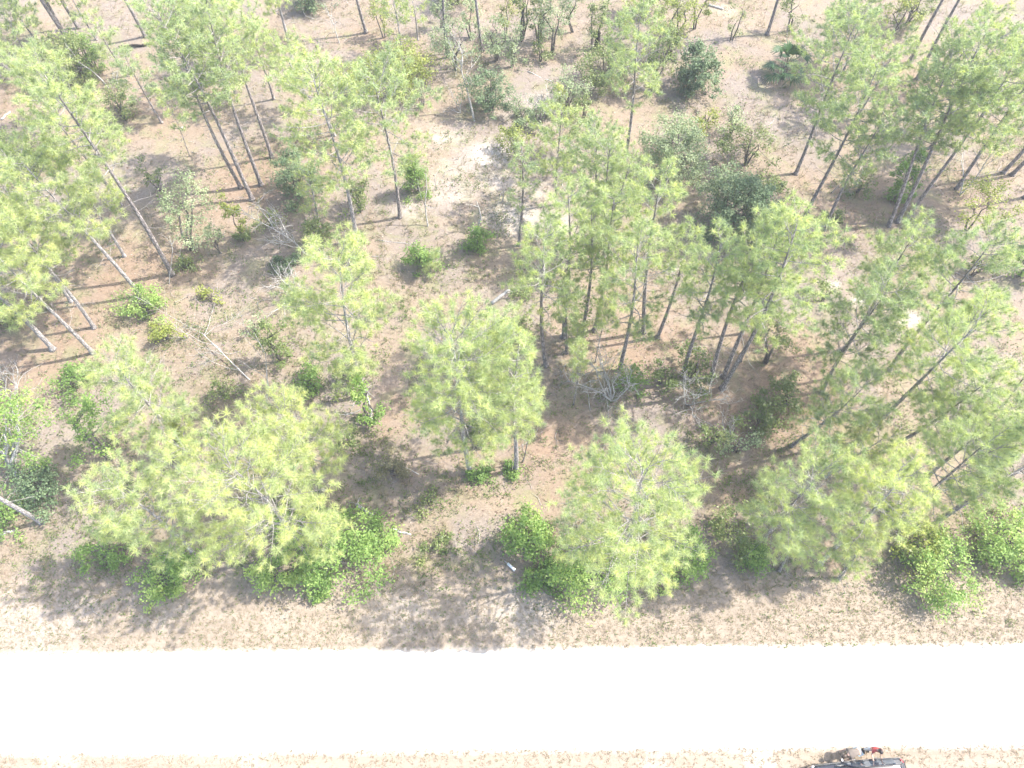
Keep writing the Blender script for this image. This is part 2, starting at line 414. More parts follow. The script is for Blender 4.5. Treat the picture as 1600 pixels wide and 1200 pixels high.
def pine(idx, base_px, top, R, cf, tone, label, dense=1.0, name='pine_tree', rtrunk=None, vines=0):
    rng = np.random.default_rng(1000 + idx)
    far = base_px[1] < 400 or not 0 < base_px[0] < 1600
    g = ground(*base_px); g[2] = gz(g[0], g[1]) - 0.05
    if isinstance(top, tuple):
        tp = top_over(g, *top[:2])
        if len(top) == 2:       # the picture shows the upper outline of the crown: its far edge, not the tip
            tn = (CAM_H - tp[2]) / max(1.0, np.linalg.norm(tp[:2]))
            tp = g + (tp - g) * (1 - (.5 + max(0, .6 * R * tn - 1.0)) / max(4.0, tp[2]))
    else:
        tp = g + np.array([rng.normal(0, .25), rng.normal(0, .25), top])
    if base_px[1] > 690: tone = tone * .94
    root = empty(name, g, label, 'pine tree', 'pine trees in the sandy woodland')
    B = np.zeros(3); T = tp - g; h = T[2]
    s = np.concatenate([[0, .015, .04, .08], np.linspace(.16, 1, 9)])
    path = trunk_path(B, T, s, rng, 0.014 * h)
    rt = rtrunk if rtrunk else 0.046 + 0.0072 * h
    rad = rt * (1.0 - 0.86 * s ** 1.25) * (1 + .75 * np.exp(-s * h / .22)) * (1 + rng.normal(0, .03, len(s)))
    tm = MB(); tm.tube(path, rad, 9)
    tm.build('trunk', BARK_GREY if tone > 0.62 else BARK, root, True)
    def on(t):
        return np.array([np.interp(t, s, path[:, k]) for k in range(3)])
    br = MB(); P = []; A = []; S = []; TT = []
    clen = h * (1 - cf)
    R = max(0.4, R * (1.04 if far else 0.95) - 0.34)
    nl = int(np.clip(clen * 4.6 * dense, 11, 40))
    az = rng.uniform(0, 6.28)
    lop = rng.uniform(0, 6.28)
    for i in range(nl):
        u = (i + rng.uniform(0, .9)) / nl
        t = cf + (1 - cf) * min(u, 0.985)
        az += 2.4 + rng.normal(0, .35)
        prof = (0.52 + 0.58 * math.sin(math.pi * min(1, (u + .10) * 0.80)) ** 0.8) * (1.10 - 0.50 * u ** 2.6)
        L = R * prof * rng.uniform(0.70, 1.08) * (1 + 0.14 * math.cos(az - lop))
        L = max(L, 0.35)
        bare = rng.random() < .10 and u < .7
        e0 = math.radians(0 + 40 * u ** 1.5 + rng.normal(0, 8))
        o = on(t)
        dh = np.array([math.cos(az), math.sin(az), 0])
        q = np.linspace(0, 1, 5)
        lp = o + np.outer(q * L * math.cos(e0), dh)
        lp[:, 2] += q * L * math.sin(e0) + 0.20 * L * q ** 2
        side = np.array([-dh[1], dh[0], 0])
        lp += np.outer(np.sin(q * rng.uniform(2, 5)) * L * rng.normal(0, .07), side)
        br.tube(lp, np.linspace(max(.016, rt * 0.30 * (1 - .5 * u)), 0.009, 5), 4, cap=False)
        nb = int(np.clip(L / 0.175 * dense, 3, 19))
        for k in range(3):
            w = rng.uniform(.1, .75); oo = np.array([np.interp(w, q, lp[:, j]) for j in range(3)])
            dd = unit(dh + rng.normal(0, .8, 3)); l2 = rng.uniform(.25, .7) * min(1, L)
            br.tube(np.stack([oo, oo + dd * l2 * .5, oo + dd * l2 + rng.normal(0, .08, 3)]), [.012, .009, .004], 3, cap=False)
        if bare: continue
        for b in range(nb + 1):
            w = 1.0 if b == nb else 0.30 + 0.68 * (b + rng.uniform(0, .8)) / nb
            oo = np.array([np.interp(w, q, lp[:, k]) for k in range(3)])
            sg = 1 if b % 2 else -1
            yaw = az + (0 if b == nb else sg * math.radians(rng.uniform(25, 75)))
            el = math.radians(rng.uniform(8, 48)) + 0.25 * e0
            d = np.array([math.cos(yaw) * math.cos(el), math.sin(yaw) * math.cos(el), math.sin(el)])
            lb = (0.24 + 0.40 * R * (1.05 - w * 0.55) * rng.uniform(.35, 1.0)) * (0.55 + 0.45 * min(1, R / 2))
            lb = min(lb, 1.15)
            end = oo + d * lb
            br.tube(np.stack([oo, end]), [0.011, 0.006], 3, cap=False)
            cz = np.clip(tone + rng.normal(0, .13), 0.02, .95)
            P.append(end); A.append(d + [0, 0, .35]); S.append(rng.uniform(.27, .46)); TT.append(cz)
            if lb > 0.45 and rng.random() < .6:
                d2 = unit(d + rng.normal(0, .55, 3)); P.append(oo + d * lb * .5 + d2 * .12); A.append(d2 + [0, 0, .3]); S.append(rng.uniform(.28, .40)); TT.append(np.clip(cz - .08, 0, 1))
    P.append(T + [0, 0, .02]); A.append([0, 0, 1]); S.append(.36); TT.append(tone)
    # bare dead branches below the crown
    for i in range(int(rng.integers(5, 12))):
        t = cf * rng.uniform(0.45, 1.02); az2 = rng.uniform(0, 6.28); o = on(t); L = rng.uniform(.4, 0.55 * R + .5)
        d = np.array([math.cos(az2), math.sin(az2), rng.uniform(-.25, .35)])
        lp = np.stack([o, o + d * L * .5 + rng.normal(0, .05, 3), o + d * L + rng.normal(0, .12, 3)])
        br.tube(lp, [.018, .012, .006], 3, cap=False)
        for k in range(2):
            q = lp[1] + (lp[2] - lp[1]) * rng.uniform(0, .9); br.tube(np.stack([q, q + unit(d + rng.normal(0, .7, 3)) * L * .35]), [.009, .004], 3, cap=False)
    kind(br.build('branches', TWIG, root), 'stuff')
    cm = MB(); add_tufts(cm, P, A, S, TT, rng, 0 if far else 2 if base_px[1] > 690 else 1)
    cm.build('crown', NEEDLE, root)
    if vines:
        vm = MB(); n = int(vines)
        tt = rng.uniform(0.0, 0.42, n); pp = np.array([on(x) for x in tt]) + np.column_stack([rng.normal(0, .28, n), rng.normal(0, .28, n), rng.normal(0, .1, n)])
        add_leaves(vm, pp, rng, 0.17, 0.5)
        vm.build('vine', LEAF_OLIVE, root)
    return root

def add_leaves(mb, pos, rng, size, tone, spread=.2, up=0.6, outward=None):
    n = len(pos)
    nrm = rng.normal(size=(n, 3)) * .8; nrm[:, 2] = np.abs(nrm[:, 2]) + up
    if outward is not None: nrm += outward
    M = frames(nrm, rng)
    L = size * rng.uniform(.6, 1.3, n)
    loc = np.array([[-.5, 0, 0], [0.0, -.30, .05], [.5, 0, -.06], [0.0, .30, .05]])
    V = np.einsum('nij,kj->nki', M, loc) * L[:, None, None] + pos[:, None]
    b = (np.arange(n) * 4)[:, None]
    f = np.concatenate([b + [0, 1, 2], b + [0, 2, 3]])
    t = np.repeat(np.clip(tone + rng.normal(0, spread, n), 0, 1), 4) if np.isscalar(tone) else np.repeat(np.clip(np.asarray(tone) + rng.normal(0, spread, n), 0, 1), 4)
    mb.add(V.reshape(-1, 3), f, t)

def shrub(idx, base_px, h, R, mat, label, name='shrub', cat='shrub', dens=1.0, leaf=.15, gap=0.0, tall=0.35, stems=5, tone=.5, ry=None, bark=None, group='shrubs and scrub oaks on the woodland floor', shape='dome', top=None):
    """broad-leaved shrub or small tree: stems fork to leaf clumps set through an uneven crown"""
    rng = np.random.default_rng(5000 + idx)
    k_ = 1.16 if base_px[1] < 420 else 1.12 if base_px[1] > 835 else 1.0
    R = R * k_; h = h * k_; ry = ry * k_ if ry else None
    g = ground(*base_px); g[2] = gz(g[0], g[1]) - 0.04
    if top is not None:
        tp = top_over(g, *top); h = tp[2] - g[2]; lean = (tp - g)[:2]
    else:
        lean = rng.normal(0, .05, 2) * h
    root = empty(name, g, label, cat, group)
    ry = ry or R
    nc = int(np.clip(16 * (R * ry) ** .8 * (0.6 + h * (1 - tall) * .35) * dens, 7, 150))
    C = []
    lob = rng.uniform(0, 6.28, 3)
    while len(C) < nc:
        u = rng.uniform(0, 1); a = rng.uniform(0, 6.28); rr = math.sqrt(rng.uniform(.06, 1))
        if shape == 'cone': env = (1.02 - u) ** .8
        elif shape == 'column': env = 1.0 if u < .85 else .6
        else: env = math.sqrt(max(0.02, 1 - (abs(u - .30) / .74) ** 2.2))
        env *= 1 + .22 * math.sin(2 * a + lob[0]) + .14 * math.sin(3 * a + lob[1] + 3 * u)
        z = h * (tall + (1 - tall) * u) * (.88 if shape == 'dome' else 1) + rng.normal(0, .06) * h * .5
        p = np.array([math.cos(a) * R * env * rr, math.sin(a) * ry * env * rr, max(.12, z)])
        p[:2] += lean * (p[2] / h)
        if gap and math.sin(p[0] * 2.3 / max(.6, R) + lob[2]) * math.sin(p[1] * 2.7 / max(.6, R) + lob[0]) > 1 - gap: continue
        C.append(p)
    C = np.array(C)
    st = MB(); ns = min(stems, nc)
    sr = 0.022 + .013 * h
    anchors = []
    for k in range(ns):
        a = 6.28 * k / ns + rng.uniform(-.5, .5); e = rng.uniform(.25, .6)
        end = np.array([math.cos(a) * R * e * .6, math.sin(a) * ry * e * .6, h * rng.uniform(.45, .75)]); end[:2] += lean * .6
        st_pts = np.stack([np.array([math.cos(a) * .08, math.sin(a) * .08, 0]), end * [.35, .35, .45] + rng.normal(0, .04 * h, 3) * [1, 1, 0], end * [.75, .75, .8] + rng.normal(0, .05 * h, 3) * [1, 1, 0], end])
        st.tube(st_pts, [sr, sr * .8, sr * .55, sr * .35], 5, cap=False); anchors += list(st_pts[1:])
    anchors = np.array(anchors)
    for c in C:
        k = np.argmin(np.linalg.norm(anchors - c, axis=1) + rng.uniform(0, .4, len(anchors)))
        mid = (anchors[k] + c) / 2 + rng.normal(0, .08, 3)
        st.tube(np.stack([anchors[k], mid, c]), [.016, .011, .006], 3, cap=False)
    kind(st.build('stems', bark or OAKBARK, root), 'stuff')
    lm = MB()
    per = int(78 * dens ** .3)
    rad = 0.22 * (0.62 + .2 * min(R, 3))
    for c in C:
        n = int(per * rng.uniform(.35, 1.45)); ct = tone + rng.normal(0, .13) + (.22 if rng.random() < .2 else 0)
        off = rng.normal(0, 1, (n, 3)) * rad * [1, 1, .62] * rng.uniform(.6, 1.35)
        sp = unit(np.array([c[0], c[1], .3 * h]) + rng.normal(0, .3, 3)); off += sp * rng.uniform(-.4, 1.0, n)[:, None] * rad * 1.6
        pos = c + off
        pos[:, 2] = np.maximum(pos[:, 2], .03)
        add_leaves(lm, pos, rng, leaf, ct, .14, outward=unit(off) * .5)
    lm.build('crown', mat, root)
    return root

def snag(idx, base_px, top, label, spread=1.0, name='dead_tree', cat='dead tree', r0=.07, depth=3, mat=None, n0=5, group='bleached dead trees and branches', stems=1, lo=.35):
    rng = np.random.default_rng(8000 + idx)
    g = ground(*base_px); g[2] = gz(g[0], g[1]) - .03
    T = (ground(top[0], top[1], top[2]) - g) if isinstance(top, tuple) and len(top) == 3 else (top_over(g, *top) - g) if isinstance(top, tuple) else np.array([0, 0, top])
    root = empty(name, g, label, cat, group)
    mat = mat or DEAD
    tk = MB(); bm = MB()
    H = np.linalg.norm(T)
    def branch(o, d, L, r, lev, mb):
        pts = [o]; dd = d.copy()
        for k in range(4):
            dd = unit(dd + rng.normal(0, .22, 3)); pts.append(pts[-1] + dd * L / 4)
        pts = np.array(pts); pts[:, 2] = np.maximum(pts[:, 2], .02)
        mb.tube(pts, np.linspace(r, r * .35, 5), 5 if lev == 0 else 3, cap=False)
        if lev < depth:
            for k in range(n0 if lev < 2 else 3):
                w = rng.uniform(lo if lev == 0 else .3, 1)
                o2 = np.array([np.interp(w, np.linspace(0, 1, 5), pts[:, i]) for i in range(3)])
                d2 = unit(dd + rng.normal(0, .75, 3) * spread + [0, 0, .1])
                branch(o2, d2, L * rng.uniform(.35, .6), max(.007, r * .45), lev + 1, bm)
    for k in range(stems):
        d = unit(T + (rng.normal(0, .45, 3) * H * [1, 1, .2] if stems > 1 else 0))
        branch(np.zeros(3), d, H * (1 if stems == 1 else rng.uniform(.7, 1.05)), r0, 0, tk)
    tk.build('trunk', mat, root, True)
    bo = bm.build('branches', mat, root)
    if bo: kind(bo, 'stuff')
    return root

def log(idx, a_px, b_px, r, label, mat, za=None, zb=None, name='fallen_log', cat='log', stubs=1):
    rng = np.random.default_rng(9000 + idx)
    za = r if za is None else za; zb = r if zb is None else zb
    a = ground(*a_px, z=za); b = ground(*b_px, z=zb)
    root = empty(name, (a[0], a[1], 0), label, cat)
    o = np.array([a[0], a[1], 0]); a = a - o; b = b - o
    m = MB(); s = np.linspace(0, 1, 7)[:, None]; p = a + (b - a) * s + rng.normal(0, .03, (7, 3))
    m.tube(p, np.linspace(r, r * .65, 7), 8); m.build('stem', mat, root, True)
    if stubs:
        q = MB()
        for k in range(stubs):
            w = rng.uniform(.2, .95); o2 = a + (b - a) * w; d = unit(rng.normal(0, 1, 3) + [0, 0, .6]); L = rng.uniform(.25, .7)
            q.tube(np.stack([o2, o2 + d * L * .5, o2 + unit(d + rng.normal(0, .4, 3)) * L]), [r * .35, r * .25, r * .12], 4)
        q.build('broken_branch', mat, root)
    return root
# ------------------------------------------------------------------ the pines: foot of the trunk, height or measured tip, crown radius, bare-trunk share, leaf tone (own colour plus painted-in light and shade across the wood), label
PINES = [
 # far left
 ((112, 72), 15.5, 2.3, .62, .55, 'slim pine, middle trunk of three rising out behind the leafy shrub at the top left'),
 ((104, 60), 14.5, 2.2, .62, .50, 'slim pine, left trunk of three rising out behind the leafy shrub at the top left'),
 ((122, 42), 15.0, 2.2, .62, .55, 'slim pine, right trunk of three rising out behind the leafy shrub at the top left'),
 ((54, 110), (5, 15), 2.4, .45, .58, 'pine with thick dark trunk and sparse crown in the upper left corner'),
 ((-10, 165), 12.0, 2.3, .45, .60, 'pine crown at the left border above the olive thicket'),
 ((228, 58), 15.5, 2.4, .62, .50, 'dark straight pine trunk leaving the top edge beside the black fallen log'),
 ((60, 70), 5.0, 1.9, .30, .60, 'short bushy pine filling the top left corner'),
 ((270, 430), (50, 88), 2.5, .56, .62, 'tall leaning pine with long bare grey trunk, rearmost of the left row'),
 ((220, 461), (20, 238), 2.6, .52, .68, 'leaning pine whose grey trunk foot touches the bright green bush on the left'),
 ((147, 512), (-2, 318), 2.4, .50, .72, 'pine on orange needle litter with a half hidden trunk and yellow green crown'),
 ((145, 551), (-55, 345), 2.6, .50, .74, 'pine with thick pale forked grey trunk on orange litter at the left'),
 ((82, 545), 14.5, 2.3, .58, .70, 'thin pale pine trunk leaning out of the left border over orange litter'),
 ((-20, 480), 12.0, 2.6, .40, .74, 'yellow green pine crown cut by the left border below the row of leaning trunks'),
 ((394, 311), (236, 2), 2.3, .52, .48, 'pine with twin looking trunk and long crown reaching the top edge'),
 ((376, 292), (262, 30), 1.7, .58, .55, 'slender pine tight behind the tall trunk in the upper left trunk group'),
 ((408, 289), (318, -10), 2.1, .60, .55, 'slim dark pine trunk in the middle of the upper left trunk group'),
 ((425, 247), (345, -5), 2.2, .60, .58, 'straight bare pine trunk, right end of the upper left trunk group'),
 ((368, 145), 11.0, 1.7, .58, .55, 'thin curved pine stem seen behind the upper left trunk group'),
 ((296, 243), 5.6, .9, .45, .62, 'thin young pine with a wisp of crown left of the trunk group'),
 ((428, 156), (385, 10), 1.8, .50, .60, 'pine with short visible trunk below a pale crown left of the yellow shrub'),
 ((456, 92), 11.5, 2.0, .40, .66, 'pale green pine crown at the top edge left of the dead white shrub'),
 ((492, 175), (432, 55), 1.9, .40, .64, 'rounded pine crown between the top edge pine and the yellow green shrub'),
 ((558, 378), (480, 92), 3.0, .44, .66, 'big pine with full light crown and bare lower trunk in the upper middle left'),
 ((498, 352), 5.2, 1.2, .20, .68, 'short soft young pine at the side of the big light crowned pine'),
 ((252, 190), 6.2, 1.5, .25, .38, 'low dark pine under the tall long crowned pine at the upper left'),
 ((190, 322), 10.0, 1.8, .42, .62, 'middle sized pine crown between the two long leaning trunks on the left'),
 ((110, 132), (62, 68), 1.7, .35, .56, 'pale pine crown against the dark trunk in the upper left corner'),
 ((64, 398), (-18, 248), 2.5, .42, .66, 'broad pine crown at the left border above the thick pale forked trunk'),
 ((196, 402), (108, 262), 2.2, .44, .66, 'light pine crown between the leaning trunks with dead twigs beneath, left side'),
 ((112, 472), (8, 335), 2.5, .44, .72, 'yellow green pine crown over the orange litter at the left'),
 ((96, 192), (22, 98), 2.0, .40, .58, 'rounded pine crown right of the olive thicket at the left'),
 ((338, 122), (296, 10), 2.0, .40, .54, 'pine crown at the top edge right of the long crowned pine'),
 ((524, 214), (472, 112), 2.0, .36, .68, 'soft pale pine crown left of the lone straight pine'),
 ((1338, 186), (1408, 62), 2.1, .40, .48, 'pine crown between the thorny branched pine and the thick dark trunk'),
 ((1520, 205), (1604, 62), 2.4, .44, .52, 'pine crown at the right border above the close pair of trunks'),
 ((1452, 232), (1540, 118), 2.0, .40, .50, 'pine crown just above the vine column and the tight trunk cluster'),
 ((150, 60), 5.5, 1.9, .30, .56, 'pine crown at the top edge between the three slim trunks and the black log'),
 ((20, 118), 6.5, 2.0, .35, .58, 'dense pine crown at the left border below the top corner'),
 ((200, 118), 5.0, 1.4, .25, .56, 'small soft pine below the black fallen log'),
 # top middle
 ((572, 50), 13.0, 1.8, .62, .55, 'thin pine trunk at the top edge beside the dark shade and yellow shrub'),
 ((629, 85), (610, -15), 1.6, .35, .66, 'pine sapling with green crown just above the yellow green shrub'),
 ((653, 64), (642, -15), 1.3, .42, .64, 'smaller pine sapling right of the one above the yellow green shrub'),
 ((700, 91), 12.5, 1.6, .66, .55, 'straight thin pine trunk through the grey thicket, left one of two'),
 ((753, 80), 12.5, 1.6, .66, .55, 'straight thin pine trunk through the grey thicket, right one of two'),
 ((625, 341), (580, 105), 3.0, .48, .52, 'lone straight pine with mid green crown in front of the yellow green shrub'),
 ((811, 382), (815, 215), 1.25, .40, .42, 'slender pine with straight thin stem standing on the white sand clearing'),
 ((977, 246), (1002, 8), 2.2, .48, .52, 'isolated tall pine with leaning dark trunk at the top middle near the burnt stump'),
 ((870, 318), (878, 160), 2.0, .30, .60, 'fork stemmed pine behind the slender sand clearing pine'),
 ((929, 372), (930, 190), 2.2, .36, .45, 'dense dark green pine right of the fork stemmed pine'),
 ((944, 400), (955, 210), 1.9, .36, .55, 'pine pressed against the dense dark green pine, nearer the middle stand'),
 # middle stand
 ((853, 572), (850, 345), 2.3, .52, .62, 'front left pine of the middle stand with clean straight trunk'),
 ((881, 528), (888, 285), 2.0, .55, .56, 'dark trunked pine behind the front left pine of the middle stand'),
 ((885, 553), (889, 430), 1.0, .42, .50, 'thin pine sapling beside the dark trunk in the middle stand'),
 ((910, 528), (925, 320), 1.5, .55, .55, 'very thin pine with crossing grey branches inside the middle stand'),
 ((928, 517), (962, 292), 1.8, .56, .60, 'kinked thin dark pine stem in the centre of the middle stand'),
 ((930, 568), (950, 440), .9, .50, .60, 'thin sapling stem just left of the thick front trunk in the middle stand'),
 ((968, 580), (1000, 355), 2.5, .42, .58, 'thick trunked pine with round crown behind the white dead bush'),
 ((1005, 520), (1035, 262), 2.1, .50, .62, 'pine behind the round crowned one, its crown against the dark shade hollow'),
 ((1027, 528), (1085, 345), 1.3, .58, .55, 'thin pine stem with bare curled branches right of the round crowned pine'),
 ((898, 575), (905, 500), .6, .45, .60, 'thread thin pine sapling in front of the middle stand'),
 ((896, 633), (904, 530), .6, .50, .62, 'thread thin sapling left of the white dead bush'),
 ((930, 410), (990, 240), 1.8, .42, .52, 'pine crown filling the gap above the middle stand'),
 # middle left foreground
 ((735, 738), (704, 522, 1), 3.2, .40, .70, 'large broad pine with full crown in the centre of the picture'),
 ((749, 698), (762, 500), 2.0, .44, .64, 'thicker trunk hidden behind the large central pine'),
 ((806, 733), (812, 515), 1.7, .36, .66, 'narrow pine with trailing crown joined to the right of the large central pine'),
 ((817, 722), (830, 590), .9, .50, .64, 'thin stem close beside the narrow central pine'),
 ((572, 618), (522, 365), 3.0, .36, .70, 'large pine with wide flat crown above vine wrapped trunk, left of centre'),
 ((503, 768), (440, 645, 1), 2.6, .36, .86, 'yellow green round pine with short twisted trunk behind the large roadside oak'),
 ((478, 862), (364, 732, 1), 3.9, .32, .80, 'large yellowest pine leaning over the large roadside oak'),
 ((311, 876), (176, 758, 1), 2.5, .38, .68, 'pale fluffy roadside pine with leaning trunk behind the bright round bush'),
 ((298, 715), (160, 545), 2.7, .36, .66, 'feathery pale pine in the left middle above the yellowest pine'),
 ((285, 735), (290, 640), 1.1, .15, .74, 'small soft pine hugging the feathery pale pine'),
 ((66, 816), 13.0, 2.5, .55, .70, 'thick white grey pine trunk leaning out of the left border near the road'),
 ((672, 430), (676, 388), .75, .08, .60, 'short soft green young pine standing alone left of the centre clearing'),
 # right foreground
 ((960, 890), (1006, 728, 1), 3.6, .34, .68, 'huge round pine by the road above the lime tipped oak bush'),
 ((905, 835), (890, 790), 1.5, .20, .35, 'low dark pine boughs between the huge round pine and the oak bushes'),
 ((1184, 859), (1276, 748, 1), 2.9, .40, .62, 'bushy pine rising from the small bright round bush at the right'),
 ((1217, 892), (1262, 800), 1.3, .18, .62, 'small drooping pine with pompom tufts over the shaded verge'),
 ((1281, 881), (1412, 742, 1), 2.2, .45, .82, 'yellow tufted pine leaning right with its pale foot on the shaded verge'),
 ((1310, 905), (1368, 820), 1.3, .15, .62, 'low pompom tufted pine hanging over the verge right of its neighbour'),
 ((1385, 824), (1565, 672), 2.6, .42, .60, 'pine with thick curved grey trunk and dead branches right of the low green bush'),
 ((1452, 824), 13.5, 2.6, .55, .60, 'long curved pine trunk crossing to the right border above the roadside oaks'),
 # right middle
 ((1068, 586), (1132, 358), 2.1, .48, .56, 'left pine of the leaning right hand trunk group, its foot by the bleached branches'),
 ((1110, 592), (1208, 340), 2.0, .54, .55, 'second pine from the left in the leaning right hand trunk group'),
 ((1131, 588), (1228, 330), 1.8, .56, .58, 'third pine in the leaning right hand trunk group, close behind its neighbour'),
 ((1129, 606), (1258, 322), 2.6, .50, .60, 'front pine of the leaning right hand trunk group with the widest crown'),
 ((1160, 521), (1198, 405), 1.1, .55, .56, 'thin rear stem behind the leaning right hand trunk group'),
 ((1159, 564), (1205, 470), .8, .58, .55, 'thin low stem right of the leaning right hand trunk group'),
 ((1284, 614), (1400, 432), 2.6, .34, .40, 'grey green pine with dense low crown left of the long dark trunks'),
 ((1318, 548), (1440, 350), 2.1, .44, .50, 'open crowned pine behind the grey green pine, bare forks showing'),
 ((1388, 580), (1562, 362), 2.8, .48, .42, 'wide crowned pine near the right border with thick dark trunk and bare forks'),
 ((1338, 692), (1545, 490), 2.5, .55, .66, 'pine with very long straight dark trunk running up to a yellow green crown'),
 ((1366, 712), (1560, 585), 2.2, .50, .48, 'second long dark trunk running parallel beneath the yellow green crowned pine'),
 ((1236, 697), (1370, 588), 2.3, .34, .52, 'pine with pale spreading crown and short dark foot in the right middle'),
 ((1450, 745), (1590, 625), 2.3, .40, .38, 'dark grey green pine at the right border over the curved trunks'),
 ((1290, 745), (1395, 675), 1.6, .22, .80, 'young yellow tufted pine under the dark leaning trunks'),
 ((1562, 640), (1622, 560), 1.5, .25, .60, 'small pine crown cut by the right border beside the dark shade'),
 # top right
 ((1199, 53), 13.5, 2.0, .66, .55, 'clean pine trunk rising out of the top edge left of the palm'),
 ((1420, 99), 14.5, 2.2, .64, .55, 'thick dark pine trunk leaning out of the top edge right of centre'),
 ((1432, 125), 14.5, 2.2, .62, .55, 'pine trunk close below the thick dark one at the top right'),
 ((1243, 272), (1345, 18), 2.7, .46, .42, 'grey green pine with thorny bare branches below the palm'),
 ((1255, 342), (1378, 92), 2.2, .46, .48, 'pine with lower grey trunk left of a shaded needle bed, left of a pair'),
 ((1289, 358), (1392, 165), 1.8, .48, .46, 'pine with lower dark trunk on a shaded needle bed, right of a pair'),
 ((1389, 352), (1492, 85), 2.4, .54, .46, 'left pine of the tight trunk cluster with the vine column'),
 ((1403, 346), (1540, 50), 2.7, .54, .42, 'middle pine of the tight trunk cluster with the vine column'),
 ((1418, 341), (1596, 85), 2.6, .56, .52, 'right pine of the tight trunk cluster with the vine column'),
 ((1495, 295), (1650, 60), 2.5, .50, .50, 'thick trunked pine with pale dead limbs right of the tight trunk cluster'),
 ((1567, 270), 14.0, 2.4, .55, .50, 'dark pine trunk at the right border, left of a close pair'),
 ((1581, 273), 14.0, 2.4, .55, .50, 'dark pine trunk at the right border, right of a close pair'),
 ((1600, 310), 14.0, 2.4, .55, .55, 'pine foot just inside the right border below the close pair'),
 ((1318, 112), (1362, -8), 2.1, .36, .50, 'bushy pine at the top edge above the thorny branched pine'),
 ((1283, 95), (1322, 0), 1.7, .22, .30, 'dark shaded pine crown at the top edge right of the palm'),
 ((1470, 132), (1560, 5), 1.9, .35, .56, 'pine crown at the top right corner in front of the dark trunks'),
]
for i, p in enumerate(PINES):
    b, t, R, cf, tone, lab = p
    small = R < 1.0
    pine(i, b, t, R, cf, tone, lab, dense=.86 if 380 < b[1] < 630 and 800 < b[0] < 1200 else 1.0, vines=260 if i in (53,) else (120 if i in (49,) else 0), rtrunk=.035 if small else None)
# ------------------------------------------------------------------ broad-leaved shrubs and small oaks
S = []
def sh(b, h, R, mat, label, **kw): S.append((b, h, R, mat, label, kw))
sh((620, 132), 3.2, 3.2, LEAF_YELLOW, 'widest yellow green shrub near the top left of centre', ry=2.2, tall=.15, stems=7, dens=.8, gap=.12)
sh((548, 150), 2.4, 1.5, LEAF_YELLOW, 'pale yellow green shrub touching the left of the widest one', tall=.2, dens=.6, gap=.2)
sh((768, 172), 3.2, 1.6, LEAF_DARK, 'dark green bush behind the grey dead tree at the top middle', tall=.1)
sh((712, 110), 4.0, 1.7, LEAF_GREY, 'grey green open scrub oak between two thin pine trunks', tall=.35, dens=.5, gap=.2)
sh((775, 95), 3.8, 1.6, LEAF_GREY, 'pale scrub oak with bare grey twigs right of the thin pine trunks', tall=.3, dens=.5, gap=.25)
sh((815, 62), 4.6, .9, LEAF_OLIVE, 'slim upright scrub oak at the top edge, left one of two', tall=.25, dens=.7, shape='column')
sh((842, 66), 4.2, .8, LEAF_OLIVE, 'slim upright scrub oak at the top edge, right one of two', tall=.25, dens=.7, shape='column')
sh((863, 80), 5.0, 1.3, LEAF_GREY, 'small scrub oak with clear dark stem at the top middle', tall=.45, dens=.6, stems=2)
sh((926, 78), 4.6, 1.1, LEAF_OLIVE, 'small leafy oak with its stem beside the burnt stump', tall=.4, dens=.7, stems=2)
sh((1018, 141), 5.4, 1.3, LEAF_OLIVE, 'slender twin stemmed oak right of the isolated tall pine', tall=.35, dens=.7, stems=3)
sh((1046, 92), 6.0, 1.5, LEAF_YELLOW, 'tall light green oak at the top edge right of the isolated tall pine', tall=.35, dens=.6, stems=3)
sh((1143, 62), 4.5, .8, LEAF_OLIVE, 'leaning bare stemmed oak with a leafy foot near the top right of centre', tall=.05, dens=.25, stems=2, top=(1165, 0))
sh((1232, 48), 4.2, .9, LEAF_OLIVE, 'thin leafy sapling between the clean pine trunk and the palm', tall=.4, dens=.5, stems=2)
sh((942, 132), 3.4, 1.9, LEAF_OLIVE, 'olive oak bush at the foot of the isolated tall pine', tall=.2, dens=.8, gap=.1)
sh((1042, 268), 4.2, 2.3, LEAF_GREY, 'pale silver green oak, the largest of its kind, in the upper middle right', tall=.08, stems=6, tone=.62)
sh((1150, 372), 4.6, 2.0, LEAF_DARK, 'dense blackish green oak with pale top behind the right pines', tall=.05, stems=5, dens=1.3, tone=.45)
sh((1125, 345), 4.4, 1.6, LEAF_GREY, 'pale topped oak joined to the dense blackish green oak', tall=.3, stems=5, tone=.55)
sh((1084, 140), 3.6, 1.7, LEAF_DARK, 'blue green rounded oak left of the palm', tall=.12, stems=4, dens=.9, gap=.15, leaf=.2)
sh((1140, 210), 2.2, 1.1, LEAF_GREY, 'small silvery sparse shrub in the grey shade below the palm', tall=.3, dens=.5, gap=.15, tone=.8)
sh((1165, 258), 3.0, 1.7, LEAF_OLIVE, 'open olive shrub above the dense blackish green oak', tall=.25, dens=.6, gap=.2)
sh((653, 301), 3.0, .95, LEAF_BRIGHT, 'cone shaped bright green bush on the open clearing', shape='cone', tall=.02, dens=2.2, leaf=.12, tone=.4)
sh((742, 386), 1.7, .75, LEAF_BRIGHT, 'round green bush wrapped round a dead stub at the centre clearing', tall=.05, dens=1.5, tone=.4)
sh((660, 418), 2.2, .9, LEAF_BRIGHT, 'green bush directly behind the short soft young pine', tall=.05, dens=1.2)
sh((563, 330), 2.4, 1.0, LEAF_OLIVE, 'low green bush right of the big light crowned pine trunk', tall=.2, dens=.8)
sh((232, 490), 2.4, 1.5, LEAF_BRIGHT, 'bright green bush at the foot of the leaning left pines', tall=.05, dens=.9, tone=.6)
sh((262, 528), 1.6, 1.0, LEAF_YELLOW, 'lower light bush below the bright green bush on the left', tall=.08, dens=.7, tone=.6)
